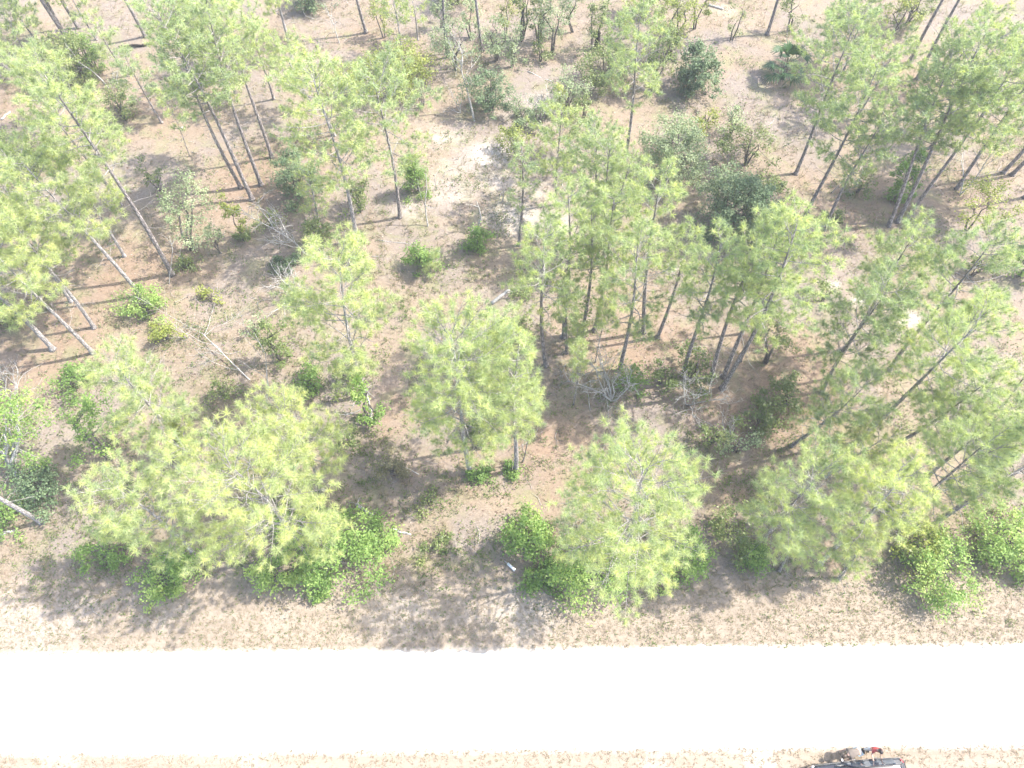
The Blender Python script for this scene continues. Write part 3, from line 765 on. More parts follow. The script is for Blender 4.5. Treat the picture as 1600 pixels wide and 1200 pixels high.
sh((118, 604), 1.6, 1.1, LEAF_BRIGHT, 'dark green bush on orange litter above the feathery pale pine', tall=.05, dens=1.0, tone=.3)
sh((12, 512), 2.2, 1.1, LEAF_BRIGHT, 'dark green bush cut by the left border under leaning trunks', tall=.05, dens=1.0, tone=.3)
sh((488, 606), 1.3, 1.2, LEAF_BRIGHT, 'low bright green bush left of the vine wrapped pine', tall=.05, dens=.9)
sh((437, 566), 4.2, .75, LEAF_OLIVE, 'slim vine covered stem left of the low bright bush', shape='column', tall=.12, dens=1.1, stems=2, top=(415, 500))
sh((582, 662), 3.2, .7, LEAF_BRIGHT, 'vine clad stem leaning beside the large flat crowned pine', shape='column', tall=.1, dens=1.0, stems=2, top=(560, 590))
sh((548, 600), 2.8, 1.1, LEAF_OLIVE, 'pale leafy bush round the foot of the large flat crowned pine', tall=.1, dens=.8)
sh((522, 866), 4.0, 2.9, LEAF_BRIGHT, 'largest roadside oak, deep green under the yellowest pine', tall=.05, stems=7, dens=1.0, tone=.45, ry=2.2, gap=.12)
sh((440, 905), 1.7, 1.1, LEAF_BRIGHT, 'light green bush at the verge, left foot of the largest roadside oak', tall=.05, dens=1.1, tone=.75)
sh((505, 922), .9, .6, LEAF_BRIGHT, 'tiny light bush at the verge below the largest roadside oak', tall=.05, dens=1.1, tone=.7)
sh((272, 903), 2.0, 1.35, LEAF_BRIGHT, 'bright round bush at the verge under the pale fluffy pine', tall=.05, dens=1.4, tone=.62)
sh((175, 865), 1.8, 1.3, LEAF_BRIGHT, 'dim green bush under the pale fluffy roadside pine', tall=.05, dens=.7, tone=.4)
sh((828, 848), 2.4, 1.3, LEAF_BRIGHT, 'rounded oak bush at the left end of the lime tipped oak', tall=.05, dens=1.1, tone=.5)
sh((930, 898), 3.2, 2.7, LEAF_BRIGHT, 'lime tipped oak bush spreading below the huge round pine', tall=.12, stems=8, dens=.85, tone=.66, ry=1.6, gap=.15)
sh((1065, 885), 2.6, 1.5, LEAF_BRIGHT, 'green oak bush under the right side of the huge round pine', tall=.1, dens=.9, tone=.5)
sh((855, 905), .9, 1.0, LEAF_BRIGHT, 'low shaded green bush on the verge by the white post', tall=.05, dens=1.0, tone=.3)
sh((1172, 876), 1.5, .75, LEAF_BRIGHT, 'small bright ball shaped bush at the foot of the bushy right pine', tall=.03, dens=2.2, leaf=.12, tone=.45)
sh((1452, 905), 2.6, 1.7, LEAF_BRIGHT, 'front roadside oak at the right, lime tips over the verge', tall=.08, stems=6, dens=.9, tone=.68, gap=.12)
sh((1548, 852), 3.0, 1.9, LEAF_BRIGHT, 'rear roadside oak at the right, dotted with yellow tips', tall=.1, stems=7, dens=.8, tone=.66, ry=1.6, gap=.15)
sh((1600, 878), 2.2, 1.2, LEAF_BRIGHT, 'roadside oak cut by the right border', tall=.08, dens=.9, tone=.55)
sh((1425, 868), 2.0, 1.3, LEAF_YELLOW, 'olive bush round the foot of the long curved trunk', tall=.08, dens=.8, tone=.4)
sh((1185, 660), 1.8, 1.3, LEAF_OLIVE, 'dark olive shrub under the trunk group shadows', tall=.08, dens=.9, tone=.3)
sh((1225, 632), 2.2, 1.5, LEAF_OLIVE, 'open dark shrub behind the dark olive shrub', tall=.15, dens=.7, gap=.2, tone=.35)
sh((1078, 588), 2.8, 1.5, LEAF_OLIVE, 'sparse dark shrub round the foot of the leaning trunk group', tall=.12, dens=.6, gap=.3, tone=.3)
sh((1032, 598), 2.0, 1.0, LEAF_OLIVE, 'small shaded shrub right of the white dead bush', tall=.1, dens=.7, gap=.2, tone=.3)
sh((985, 606), 2.0, .9, LEAF_BRIGHT, 'green bush behind the white dead bush', tall=.1, dens=1.0, tone=.4)
sh((1148, 705), 1.7, 1.1, LEAF_GREY, 'silvery sparse shrub right of the huge round pine', tall=.2, dens=.5, gap=.2, tone=.75)
sh((1110, 690), 2.8, .7, LEAF_OLIVE, 'thin dark sapling bush close to the huge round pine', shape='column', tall=.15, dens=.7)
sh((1135, 835), 2.0, 1.6, LEAF_OLIVE, 'loose olive undergrowth bush left of the bright ball shaped bush', tall=.1, dens=.6, gap=.2)
sh((1197, 566), 4.0, 1.3, LEAF_OLIVE, 'small leafy tree on a thin stem right of the leaning trunk group', tall=.45, dens=.5, stems=2, gap=.15, top=(1222, 478))
sh((1508, 362), 4.0, 1.9, LEAF_YELLOW, 'yellow green tree on a thin leaning stem near the right border', tall=.55, dens=.5, stems=2, gap=.2, top=(1560, 288))
sh((1592, 432), 2.6, 1.2, LEAF_BRIGHT, 'green bush cut by the right border beside dark shade', tall=.1, dens=.8)
sh((1402, 808), 1.1, .8, LEAF_BRIGHT, 'low green bush at the foot of the thick curved trunk', tall=.05, dens=1.3, tone=.4)
sh((128, 128), 4.2, 1.7, LEAF_OLIVE, 'leafy shrub in front of the three slim top left trunks', tall=.08, dens=.9, tone=.6)
sh((150, 110), 3.2, 1.3, LEAF_BRIGHT, 'darker shrub tucked behind the leafy shrub at the top left', tall=.08, dens=.8, tone=.4)
sh((196, 188), 2.6, 1.3, LEAF_OLIVE, 'small rounded shrub below the thin pale stems at the upper left', tall=.2, dens=.7, tone=.5)
sh((40, 262), 2.4, 2.0, LEAF_OLIVE, 'olive thicket at the left border under pine crowns', tall=.1, dens=.8, tone=.45, gap=.15)
sh((300, 390), 4.4, 1.9, LEAF_GREY, 'grey green sparse scrub oak right of the longest leaning trunk', tall=.45, dens=.4, stems=3, gap=.2, tone=.6, top=(278, 280))
sh((296, 418), .9, .7, LEAF_OLIVE, 'small shaded bush at the foot of the sparse scrub oak', tall=.05, dens=1.0, tone=.4)
sh((380, 376), 2.8, .6, LEAF_YELLOW, 'bright yellow green leaning sapling in the left clearing', shape='column', tall=.3, dens=.9, stems=1, top=(350, 315))
sh((383, 372), .9, .5, LEAF_OLIVE, 'little bush beside the yellow green leaning sapling', tall=.05, dens=1.2)
sh((472, 306), 3.4, 1.5, LEAF_DARK, 'grey green bush left of the big light crowned pine trunk', tall=.08, dens=1.0, tone=.6)
sh((506, 380), 2.4, .8, LEAF_OLIVE, 'olive bush right of the white dead tree', tall=.1, dens=1.0, tone=.4)
sh((450, 412), .9, .7, LEAF_DARK, 'small dark green bush below the white dead tree', tall=.05, dens=1.6, tone=.45)
sh((72, 772), 2.2, 1.6, LEAF_DARK, 'dark bush behind the thick white grey trunk', tall=.08, dens=1.0, tone=.4)
sh((30, 748), 5.5, 2.2, LEAF_BRIGHT, 'light green oak with white branches at the left border', tall=.3, dens=.6, tone=.6, gap=.15, bark=DEAD, stems=7, top=(-5, 610))
sh((18, 812), 1.4, 1.2, LEAF_BRIGHT, 'low green bush under the thick white grey trunk', tall=.05, dens=.9)
sh((172, 718), 4.6, 1.7, LEAF_BRIGHT, 'open leafy small tree with dark stem left of the feathery pale pine', tall=.3, dens=.5, stems=2, gap=.2, top=(118, 625))
sh((292, 716), 3.2, .7, LEAF_YELLOW, 'vine column climbing the trunk of the feathery pale pine', shape='column', tall=.05, dens=1.1, stems=2, top=(255, 650))
sh((612, 738), 1.7, 1.1, LEAF_DRY, 'sprawling half dry bush crossed by long trunk shadows', tall=.1, dens=.8)
sh((748, 750), .9, .65, LEAF_BRIGHT, 'little green bush at the foot of the large central pine', tall=.05, dens=1.4, tone=.35)
sh((800, 738), .8, .5, LEAF_BRIGHT, 'little green bush at the foot of the narrow central pine', tall=.05, dens=1.2, tone=.35)
sh((770, 665), 2.4, 1.2, LEAF_OLIVE, 'green shrub between the trunks of the central pines', tall=.1, dens=.8, tone=.35)
sh((596, 832), .7, 1.0, LEAF_BRIGHT, 'ground hugging green clump beside the two pale logs', tall=.05, dens=.7, tone=.55)
sh((680, 856), .7, 1.0, LEAF_OLIVE, 'ground hugging clump on the bare patch right of the pale logs', tall=.05, dens=.6, tone=.55)
sh((670, 790), .6, 1.0, LEAF_OLIVE, 'faint low clump above the bare patch near the central pine', tall=.05, dens=.4, tone=.6)
sh((805, 232), 1.9, 1.1, LEAF_YELLOW, 'yellowish shrub at the edge of the white sand', tall=.1, dens=.7, tone=.45)
sh((815, 188), 1.4, 1.0, LEAF_GREY, 'low grey shrub behind the yellowish sand edge shrub', tall=.1, dens=.7)
sh((885, 170), 2.8, 1.5, LEAF_GREY, 'sparse grey scrub above the fork stemmed pine', tall=.25, dens=.5, gap=.25)
sh((912, 185), 1.8, .9, LEAF_OLIVE, 'small olive shrub right of the sparse grey scrub', tall=.1, dens=.7)
sh((875, 185), 2.4, .35, LEAF_YELLOW, 'narrow yellow green sapling in the sparse grey scrub', shape='column', tall=.1, dens=1.3, stems=1)
sh((800, 105), 3.0, 1.0, LEAF_GREY, 'thin grey bush on the pale sand at the top middle', tall=.3, dens=.5, gap=.2)
sh((845, 95), 1.8, .7, LEAF_OLIVE, 'short leafy bush beneath the slim upright oaks', tall=.1, dens=.8)
sh((965, 105), 2.2, .9, LEAF_OLIVE, 'leafy bush just right of the burnt stump', tall=.1, dens=.8)
sh((1400, 310), 4.5, .8, LEAF_BRIGHT, 'green vine column at the left of the tight trunk cluster', shape='column', tall=.02, dens=1.5, stems=2, tone=.35, top=(1437, 238))
sh((1300, 350), 1.0, .7, LEAF_OLIVE, 'small bush at the foot of the pair on the shaded needle bed', tall=.05, dens=.8)
sh((1205, 300), 1.2, 1.1, LEAF_OLIVE, 'low shaded bush left of the pair on the needle bed', tall=.05, dens=.7, tone=.4)
sh((1415, 40), 3.6, 1.5, LEAF_OLIVE, 'leafy bush behind the thick dark trunk at the top right', tall=.15, dens=.7)
sh((490, 12), 3.0, 1.6, LEAF_DARK, 'dark bush at the top edge left of the dead white shrub', tall=.1, dens=.9)
sh((715, 8), 3.5, 1.6, LEAF_OLIVE, 'bush at the top edge above the two thin pine trunks', tall=.1, dens=.7)
sh((1010, 25), 4.0, 1.6, LEAF_OLIVE, 'bush at the top edge behind the isolated tall pine', tall=.1, dens=.7)
sh((310, 30), 3.6, 1.8, LEAF_OLIVE, 'bush at the top edge behind the long crowned pine', tall=.1, dens=.7)
sh((820, 460), 1.2, .8, LEAF_OLIVE, 'sparse low bush left of the front trunk in the middle stand', tall=.1, dens=.6, gap=.2)
sh((812, 512), 1.0, .6, LEAF_OLIVE, 'small bush just left of the clean front trunk of the middle stand', tall=.05, dens=.9)
sh((1285, 470), 1.6, 1.0, LEAF_OLIVE, 'small leafy bush among white sand mounds at the right', tall=.15, dens=.6, gap=.15)
sh((690, 45), 3.6, .7, LEAF_GREY, 'wispy pale sapling just left of the two thin pine trunks', shape='column', tall=.3, dens=.7, stems=2, tone=.7)
sh((735, 60), 3.4, .8, LEAF_GREY, 'wispy grey green sapling between the two thin pine trunks', shape='column', tall=.25, dens=.7, stems=2, tone=.7)
sh((790, 55), 3.6, .7, LEAF_YELLOW, 'wispy light sapling right of the two thin pine trunks', shape='column', tall=.25, dens=.8, stems=2)
sh((895, 50), 3.8, .8, LEAF_GREY, 'wispy sapling between the clear stemmed oak and the burnt stump', shape='column', tall=.3, dens=.7, stems=2)
sh((980, 60), 3.4, .7, LEAF_YELLOW, 'wispy yellow sapling against the crown of the isolated tall pine', shape='column', tall=.25, dens=.7, stems=2)
sh((1085, 45), 3.8, .8, LEAF_YELLOW, 'wispy sapling above the blue green rounded oak', shape='column', tall=.3, dens=.7, stems=2)
sh((1100, 205), 2.2, .8, LEAF_YELLOW, 'wispy low sapling between the silver oak and the blue green oak', tall=.2, dens=.6, stems=2)
sh((600, 60), 3.0, .8, LEAF_YELLOW, 'wispy sapling behind the widest yellow green shrub', shape='column', tall=.25, dens=.7, stems=2)
sh((840, 200), 2.2, .8, LEAF_GREY, 'pale tuft of scrub at the upper end of the white sand', tall=.15, dens=.6, tone=.7)
sh((660, 165), 2.0, 1.0, LEAF_GREY, 'faint grey scrub right of the lone straight pine crown', tall=.2, dens=.5, tone=.7, gap=.2)
sh((345, 395), 2.4, .7, LEAF_GREY, 'wispy sapling between the sparse scrub oak and the yellow green sapling', shape='column', tall=.2, dens=.6, stems=2, tone=.7)
sh((425, 350), 1.8, .8, LEAF_OLIVE, 'sparse low bush left of the white dead tree', tall=.15, dens=.6, gap=.2)
sh((255, 300), 2.6, .8, LEAF_OLIVE, 'wispy sapling in the gap left of the bare trunk group', shape='column', tall=.25, dens=.6, stems=2)
sh((330, 470), 1.2, 1.0, LEAF_YELLOW, 'faint light bush on the clearing below the sparse scrub oak', tall=.1, dens=.5, gap=.2)
sh((400, 520), 1.8, .7, LEAF_GREY, 'thin pale sapling over the fallen dead tree', shape='column', tall=.2, dens=.5, stems=2, tone=.7)
sh((355, 620), 1.6, .9, LEAF_OLIVE, 'small bush in the grey shade right of the feathery pale pine', tall=.1, dens=.7)
sh((545, 690), 1.2, .8, LEAF_OLIVE, 'small bush left of the half dry bush', tall=.1, dens=.7)
sh((1520, 430), 2.0, 1.0, LEAF_OLIVE, 'small bush behind the wide crowned right border pine', tall=.1, dens=.7)
sh((1340, 300), 1.8, .9, LEAF_OLIVE, 'small bush right of the pair on the shaded needle bed', tall=.1, dens=.6, gap=.15)
sh((1385, 60), 4.2, 1.2, LEAF_YELLOW, 'yellowish leafy sapling at the top edge left of the thick dark trunk', tall=.3, dens=.5, stems=2)
for i, (b, h, R, mat, lab, kw) in enumerate(S):
    cat = 'vine' if 'vine' in lab and 'wrapped' not in lab else ('small tree' if ' tree ' in lab or 'sapling' in lab else ('oak' if 'oak' in lab and 'bush' not in lab else 'shrub'))
    nm = {'vine': 'vine_column', 'small tree': 'small_tree', 'oak': 'scrub_oak', 'shrub': 'shrub'}[cat]
    shrub(i, b, h, R, mat, lab, name=nm, cat=cat, **kw)

# ------------------------------------------------------------------ the palm
def palm():
    rng = np.random.default_rng(77)
    g = ground(1222, 122)
    root = empty('cabbage_palm', g, 'dark green fan palm standing alone at the top right', 'palm')
    m = MB(); m.tube([[0, 0, 0], [0.02, 0, .6], [0.05, .02, 1.3]], [.24, .22, .2], 9); m.build('trunk', OAKBARK, root, True)
    for k in range(26):
        az = k * 2.4 + rng.normal(0, .2); u = k / 26
        el = math.radians(80 - 115 * u + rng.normal(0, 6)); L = rng.uniform(.9, 1.45)
        d = np.array([math.cos(az) * math.cos(el), math.sin(az) * math.cos(el), math.sin(el)])
        o = np.array([.05, .02, 1.35 - .25 * u]); e = o + d * L; 
        fm = MB(); fm.tube(np.stack([o, o + d * L * .5 + [0, 0, .06], e]), [.022, .016, .012], 4, .8)
        side = unit(np.cross(d, [0, 0, 1.0])); nrm = np.cross(side, d)
        for j in range(11):
            a = math.radians(-75 + 150 * j / 10)
            dd = d * math.cos(a) + side * math.sin(a) + nrm * .12; bl = rng.uniform(.85, 1.2) * (1 - .25 * abs(a) / 1.9)
            p1 = e + dd * bl * .55; p2 = e + dd * bl + np.array([0, 0, -.32 * bl])
            w = unit(np.cross(dd, nrm)) * .06
            v = [e - w * .3, e + w * .3, p1 + w, p1 - w, p2]
            fm.add(v, [[0, 1, 2], [0, 2, 3], [3, 2, 4]], np.clip(.35 + rng.normal(0, .15) + .45 * (u > .82), 0, 1))
        fm.build('frond', PALM, root)
palm()

# ------------------------------------------------------------------ dead trees, stumps and logs
snag(1, (492, 402), (450, 340), 'white dead branchy tree leaning left beside the big light crowned pine', r0=.09, n0=8)
snag(2, (462, 462), (440, 425), 'white dead brush tangle under the small dark green bush', r0=.05, stems=9, n0=5, depth=2, name='dead_bush', cat='dead bush')
snag(3, (530, 66), (523, 14), 'white dead shrub in dark shade at the top edge', r0=.05, n0=6)
snag(4, (955, 628), (950, 580), 'wide bleached dead bush in front of the thick trunked middle pine', r0=.06, stems=7, n0=5, depth=3, name='dead_bush', cat='dead bush', spread=1.2)
snag(5, (1078, 632), (1082, 592), 'bleached dead bush at the foot of the leaning right hand trunk group', r0=.045, stems=4, n0=5, depth=3, name='dead_bush', cat='dead bush')
snag(6, (392, 596), (275, 500, 1.2), 'long pale fallen dead tree with whitish branches in the left middle', r0=.045, n0=10, depth=2, lo=.1)
snag(7, (669, 356), (648, 288), 'pale forked dead stem in front of the cone shaped bush', r0=.06, n0=2, depth=2, lo=.2)
snag(8, (741, 188), (733, 105), 'grey dead tree casting a thin shadow on the upper clearing', r0=.09, n0=5, depth=3)
snag(9, (580, 662), (540, 592, 2.6), 'bleached bent dead trunk beside the large flat crowned pine', r0=.12, n0=4, depth=2, lo=.2)
snag(10, (170, 138), (128, 78), 'thin pale leaning dead stem below the leafy top left shrub', r0=.06, n0=4, depth=2)
snag(11, (186, 140), (192, 112), 'low grey dead brush at the foot of the thin pale stem', r0=.035, stems=4, n0=4, depth=2, name='dead_bush', cat='dead bush')
snag(12, (747, 362), (757, 318), 'grey dead stub rising from the round clearing bush', r0=.09, n0=1, depth=1)
snag(13, (415, 640), (400, 545), 'thin pale dead stem over the grey shaded patch in the left middle', r0=.045, n0=4, depth=2)
snag(14, (338, 672), (318, 655, .5), 'tiny white dead branch near the small soft pine', r0=.03, stems=3, n0=3, depth=1, name='dead_branch', cat='dead branch')
snag(15, (1300, 300), (1330, 250), 'grey dead sapling between the pair and the trunk cluster', r0=.04, n0=4, depth=2)
snag(16, (1500, 305), (1520, 232, 3.5), 'pale dead limbs beside the thick trunked pine at the right', r0=.05, stems=2, n0=4, depth=2)
snag(17, (785, 316), (783, 262), 'short grey dead stick at the edge of the white sand', r0=.05, n0=2, depth=1)
snag(18, (683, 296), (679, 270), 'small grey dead stick right of the cone shaped bush', r0=.03, n0=2, depth=1)
snag(19, (1142, 690), (1130, 645, 1.6), 'grey dead brush above the silvery sparse shrub', r0=.03, stems=4, n0=4, depth=2, name='dead_bush', cat='dead bush')
snag(20, (922, 642), (905, 590, 2.0), 'thin bleached dead stem left of the wide bleached bush', r0=.03, n0=5, depth=2)
snag(21, (1402, 806), (1440, 745, 2.2), 'white dead branches over the thick curved trunk', r0=.05, stems=3, n0=4, depth=2, name='dead_branch', cat='dead branch')
snag(22, (265, 445), (235, 385), 'forked dead branch leaning on the longest leaning trunk', r0=.04, n0=3, depth=2, name='dead_branch', cat='dead branch')
snag(23, (25, 660), (5, 590), 'white branched dead top in the left border oak', r0=.05, stems=3, n0=5, depth=2)
snag(24, (655, 742), (630, 715, .6), 'thin dry stem trailing from the half dry bush', r0=.03, n0=3, depth=1, name='dead_branch', cat='dead branch')
snag(25, (860, 178), (840, 140), 'grey dead scrub beside the white sand at the top', r0=.04, stems=3, n0=4, depth=2, name='dead_bush', cat='dead bush')
snag(26, (720, 175), (702, 150, 1.5), 'pale drooping dead scrub left of the grey dead tree', r0=.03, stems=4, n0=4, depth=2, name='dead_bush', cat='dead bush')
snag(27, (1230, 62), (1236, 40), 'short dead sprig near the top right clean trunk', r0=.03, n0=2, depth=1)
log(1, (186, 73), (229, 71), .13, 'black fallen log on pale sand at the upper left', CHAR, stubs=1)
log(2, (556, 788), (584, 806), .11, 'short pale log, upper of the two near the largest roadside oak', DEAD)
log(3, (611, 827), (642, 835), .08, 'thin pale log, lower of the two near the largest roadside oak', DEAD)
log(4, (768, 474), (797, 452), .13, 'pale broken trunk lying tilted behind the large central pine', DEAD, zb=1.0)
log(5, (2, 186), (16, 174), .09, 'pale log end at the left border in brown shade', DEAD, stubs=0)
log(6, (1108, 8), (1130, 14), .10, 'pale scattered branch wood on sand at the top edge', DEAD, stubs=1)
log(7, (0, 836), (22, 828), .10, 'pale crooked branch on the ground under the thick white grey trunk', DEAD)
log(8, (825, 112), (862, 128), .06, 'thin pale stick lying on sand right of the dark green bush', DEAD)
log(9, (590, 375), (655, 383), .05, 'thin grey stick lying across the clearing behind the green bush', TWIG)
log(10, (1092, 470), (1130, 440), .05, 'thin bent stick on the ground among the right hand trunk group', TWIG)
log(11, (330, 535), (392, 590), .07, 'pale stem lying under the long fallen dead tree', DEAD)

def stump():
    g = ground(932, 76)
    root = empty('burnt_stump', g, 'charred black upright stump near the top middle', 'stump')
    rng = np.random.default_rng(4)
    m = MB(); p = [[0, 0, 0], [.03, 0, .5], [.02, .02, 1.0], [.08, 0, 1.45], [.12, .0, 1.7]]
    m.tube(p, [.30, .22, .20, .17, .03], 8); m.build('stem', CHAR, root, True)
    q = MB(); q.tube([[.0, 0, .9], [-.2, .05, 1.15], [-.24, .05, 1.4]], [.09, .07, .02], 6); q.build('broken_branch', CHAR, root)
stump()

def mound(i, px, r, label):
    rng = np.random.default_rng(300 + i)
    g = ground(*px); g[2] = gz(g[0], g[1]) - .03; r = r * .75
    m = MB(); na, nr = 22, 7
    v = [[0, 0, r * .30]]
    ph = rng.uniform(0, 6.28, 3)
    for k in range(1, nr + 1):
        for a in range(na):
            an = 6.28318 * a / na; q = k / nr
            rr = r * q * (1 + .2 * math.sin(2 * an + ph[0]) + .12 * math.sin(3 * an + ph[1]) + .08 * math.sin(7 * an + ph[2]))
            v.append([rr * 1.3 * math.cos(an), rr * math.sin(an), r * .22 * (1 - q) ** 1.2 * (1 + rng.normal(0, .16)) + (.0 if k < nr else -.02)])
    f = [[0, 1 + a, 1 + (a + 1) % na] for a in range(na)]
    for k in range(nr - 1):
        for a in range(na):
            x = 1 + k * na + a; y = 1 + k * na + (a + 1) % na
            f += [[x, x + na, y + na], [x, y + na, y]]
    m.add(v, f)
    o = m.build('sand_mound', SANDM, None, True); o.location = g
    tag(o, label, 'sand mound', 'white sand mounds between the trees')
SANDM = plain('white_sand', (0.42, 0.385, 0.335), .95, 0, .1, .25, 6)
for i, (px, r, lab) in enumerate([((1051, 421), .5, 'white sand mound in the dark hollow behind the middle stand'),
    ((1158, 455), .5, 'white sand mound between the right hand leaning trunks'), ((1305, 446), .32, 'small white sand mound right of the widest leaning crown'),
    ((1340, 470), .55, 'white sand mound under the open crowned pine'), ((1425, 497), .62, 'brightest white sand mound near the wide crowned right pine'),
    ((283, 197), .35, 'small white sand mound beside the thin young pine at the upper left'), ((682, 215), .5, 'white sand mound on the upper clearing by the dead tree shadow'),
    ((752, 255), .55, 'white sand mound at the left end of the big sand patch'), ((873, 352), .6, 'tall white sand mound behind the front left middle pine')]):
    mound(i, px, r, lab)

def post():
    a = ground(793, 881); root = empty('marker_post', (a[0], a[1], 0), 'small white marker lying on the shaded verge by the road', 'marker', rz=-.75)
    W = plain('white_paint', (.8, .8, .78), .5, var=.05)
    m = MB(); 
    def box(mb, c, d):
        c = np.array(c); d = np.array(d) / 2
        v = np.array([[sx, sy, sz] for sx in (-1, 1) for sy in (-1, 1) for sz in (-1, 1)]) * d + c
        mb.add(v, [[0, 1, 3], [0, 3, 2], [4, 6, 7], [4, 7, 5], [0, 4, 5], [0, 5, 1], [2, 3, 7], [2, 7, 6], [0, 2, 6], [0, 6, 4], [1, 5, 7], [1, 7, 3]])
    box(m, (.25, 0, .09), (.5, .13, .13)); m.build('body', W, root)
    q = MB(); box(q, (.53, 0, .09), (.06, .16, .16)); q.build('cap', W, root)
    b = MB(); b.tube([[-.25, 0, .06], [0, 0, .08]], [.02, .03], 6); b.build('peg', DEAD, root)
post()

# ------------------------------------------------------------------ loose cover: grass, sprigs, litter, twigs
def region(n, rng, x0=-62, x1=62, y0=9.0, y1=74):
    return rng.uniform(x0, x1, n), rng.uniform(y0, y1, n)

def ground_cover():
    rng = np.random.default_rng(21)
    # dry grass on both verges
    n = 13000
    x = rng.uniform(-34, 34, n); y = np.where(rng.random(n) < .82, ROAD_N - .02 + rng.gamma(1.6, 1.7, n), ROAD_S + .02 - rng.gamma(1.2, .9, n))
    ok = ((y > ROAD_N - .03) & (y < 15)) | ((y < ROAD_S + .03) & (y > -7)); x, y = x[ok], y[ok]; n = len(x)
    mb = MB(); K = 5
    c = np.repeat(np.stack([x, y, gz(x, y)], 1), K, 0); N_ = len(c)
    c[:, :2] += rng.normal(0, .05, (N_, 2))
    a = rng.uniform(0, 6.28, N_); l = rng.uniform(.05, .13, N_)
    d = np.stack([np.cos(a), np.sin(a), rng.uniform(.2, 1.1, N_)], 1) * l[:, None]
    s = np.stack([-np.sin(a), np.cos(a), 0 * a], 1) * .016
    tt = np.repeat(np.where(rng.random(n) < .10, rng.uniform(0, .25, n), np.clip(rng.normal(.66, .12, n), .35, 1)), K)
    mb.add(np.stack([c - s, c + s, c + d], 1).reshape(-1, 3), np.arange(N_ * 3).reshape(-1, 3), np.repeat(tt, 3))
    kind(mb.build('dry_grass', DRYGRASS), 'stuff')
    # dry grass wisps in the wood
    n = 34000; x, y = region(n, rng); mb = MB(); K = 5
    dens = np.sin(x * .35 + 1) * np.cos(y * .29) + rng.normal(0, .5, n); ok = dens > .0; x, y = x[ok], y[ok]; n = len(x)
    c = np.repeat(np.stack([x, y, gz(x, y)], 1), K, 0); N_ = len(c); c[:, :2] += rng.normal(0, .09, (N_, 2))
    a = rng.uniform(0, 6.28, N_); l = rng.uniform(.15, .5, N_)
    d = np.stack([np.cos(a), np.sin(a), rng.uniform(.3, 1.2, N_)], 1) * l[:, None]; s = np.stack([-np.sin(a), np.cos(a), 0 * a], 1) * .02
    mb.add(np.stack([c - s, c + s, c + d], 1).reshape(-1, 3), np.arange(N_ * 3).reshape(-1, 3), np.repeat(np.repeat(np.where(rng.random(n) < .5, rng.uniform(0, .25, n), np.clip(rng.normal(.55, .2, n), 0, 1)), K), 3))
    kind(mb.build('grass', DRYGRASS), 'stuff')
    # green sprigs, in patches
    patches = [(ground(rng.uniform(0, 1600), rng.uniform(20, 900))[:2], rng.uniform(.8, 2.6), int(rng.uniform(8, 34))) for _ in range(430)]
    patches += [(ground(px, py)[:2], r, k) for px, py, r, k in [(110, 900, 2.4, 60), (200, 930, 2, 30), (660, 605, 2.2, 50), (690, 580, 1.5, 30), (640, 480, 2, 40), (1280, 945, 2.5, 40), (1530, 940, 2.5, 40), (1000, 960, 2, 25), (640, 790, 1.5, 30), (700, 905, 2.5, 30), (50, 880, 2, 30), (560, 700, 2, 25), (620, 500, 1.5, 20), (330, 500, 2, 20), (1180, 790, 2, 30), (1340, 900, 1.5, 30), (470, 620, 1.6, 30)]]
    pts = []
    for c, r, k in patches:
        pts.append(np.stack([rng.normal(c[0], r * .55, k), rng.normal(c[1], r * .55, k), rng.uniform(.4, 1.25, k)], 1))
    nv = 1500; pts.append(np.stack([rng.uniform(-32, 32, nv), ROAD_N + rng.gamma(1.4, 1.6, nv), rng.uniform(.18, .38, nv)], 1))
    pts = np.concatenate(pts); pts = pts[pts[:, 1] > ROAD_N + .1]
    K = 8
    c = np.repeat(pts, K, 0); n = len(c)
    off = rng.normal(0, .16, (n, 3)) * c[:, 2:3]
    pos = np.stack([c[:, 0] + off[:, 0], c[:, 1] + off[:, 1], gz(c[:, 0], c[:, 1]) + .03 + np.abs(off[:, 2]) * 1.2], 1)
    mb = MB(); add_leaves(mb, pos, rng, np.where(np.repeat(pts[:, 2], K) < .38, .055, .11), np.repeat(np.clip(rng.normal(.5, .2, len(pts)), 0, 1), K), .1)
    kind(mb.build('undergrowth', GREENS), 'stuff')
    # fallen leaves
    n = 52000; x, y = region(n, rng, y0=10.6)
    dens = .55 + .45 * np.sin(x * .5 + 2 * np.sin(y * .3)) * np.cos(y * .45); ok = rng.random(n) < dens; x, y = x[ok], y[ok]; n = len(x)
    mb = MB(); add_leaves(mb, np.stack([x, y, gz(x, y) + .025], 1), rng, .15, np.clip(rng.normal(.5, .25, n), 0, 1), .05, up=1.6)
    kind(mb.build('leaf_litter', LITTER), 'stuff')
    # twigs
    mb = MB(); n = 900; x, y = region(n, rng)
    for i in range(n):
        a = rng.uniform(0, 6.28); L = rng.uniform(.3, 1.3); z = gz(x[i], y[i]) + .02
        p = np.array([[x[i], y[i], z], [x[i] + math.cos(a) * L * .5, y[i] + math.sin(a) * L * .5, z + rng.uniform(.02, .14)], [x[i] + math.cos(a + .3) * L, y[i] + math.sin(a + .3) * L, z + .02]])
        r = rng.uniform(.008, .022); mb.tube(p, [r, r * .8, r * .4], 3, cap=False)
    kind(mb.build('fallen_twigs', DEAD), 'stuff')
ground_cover()

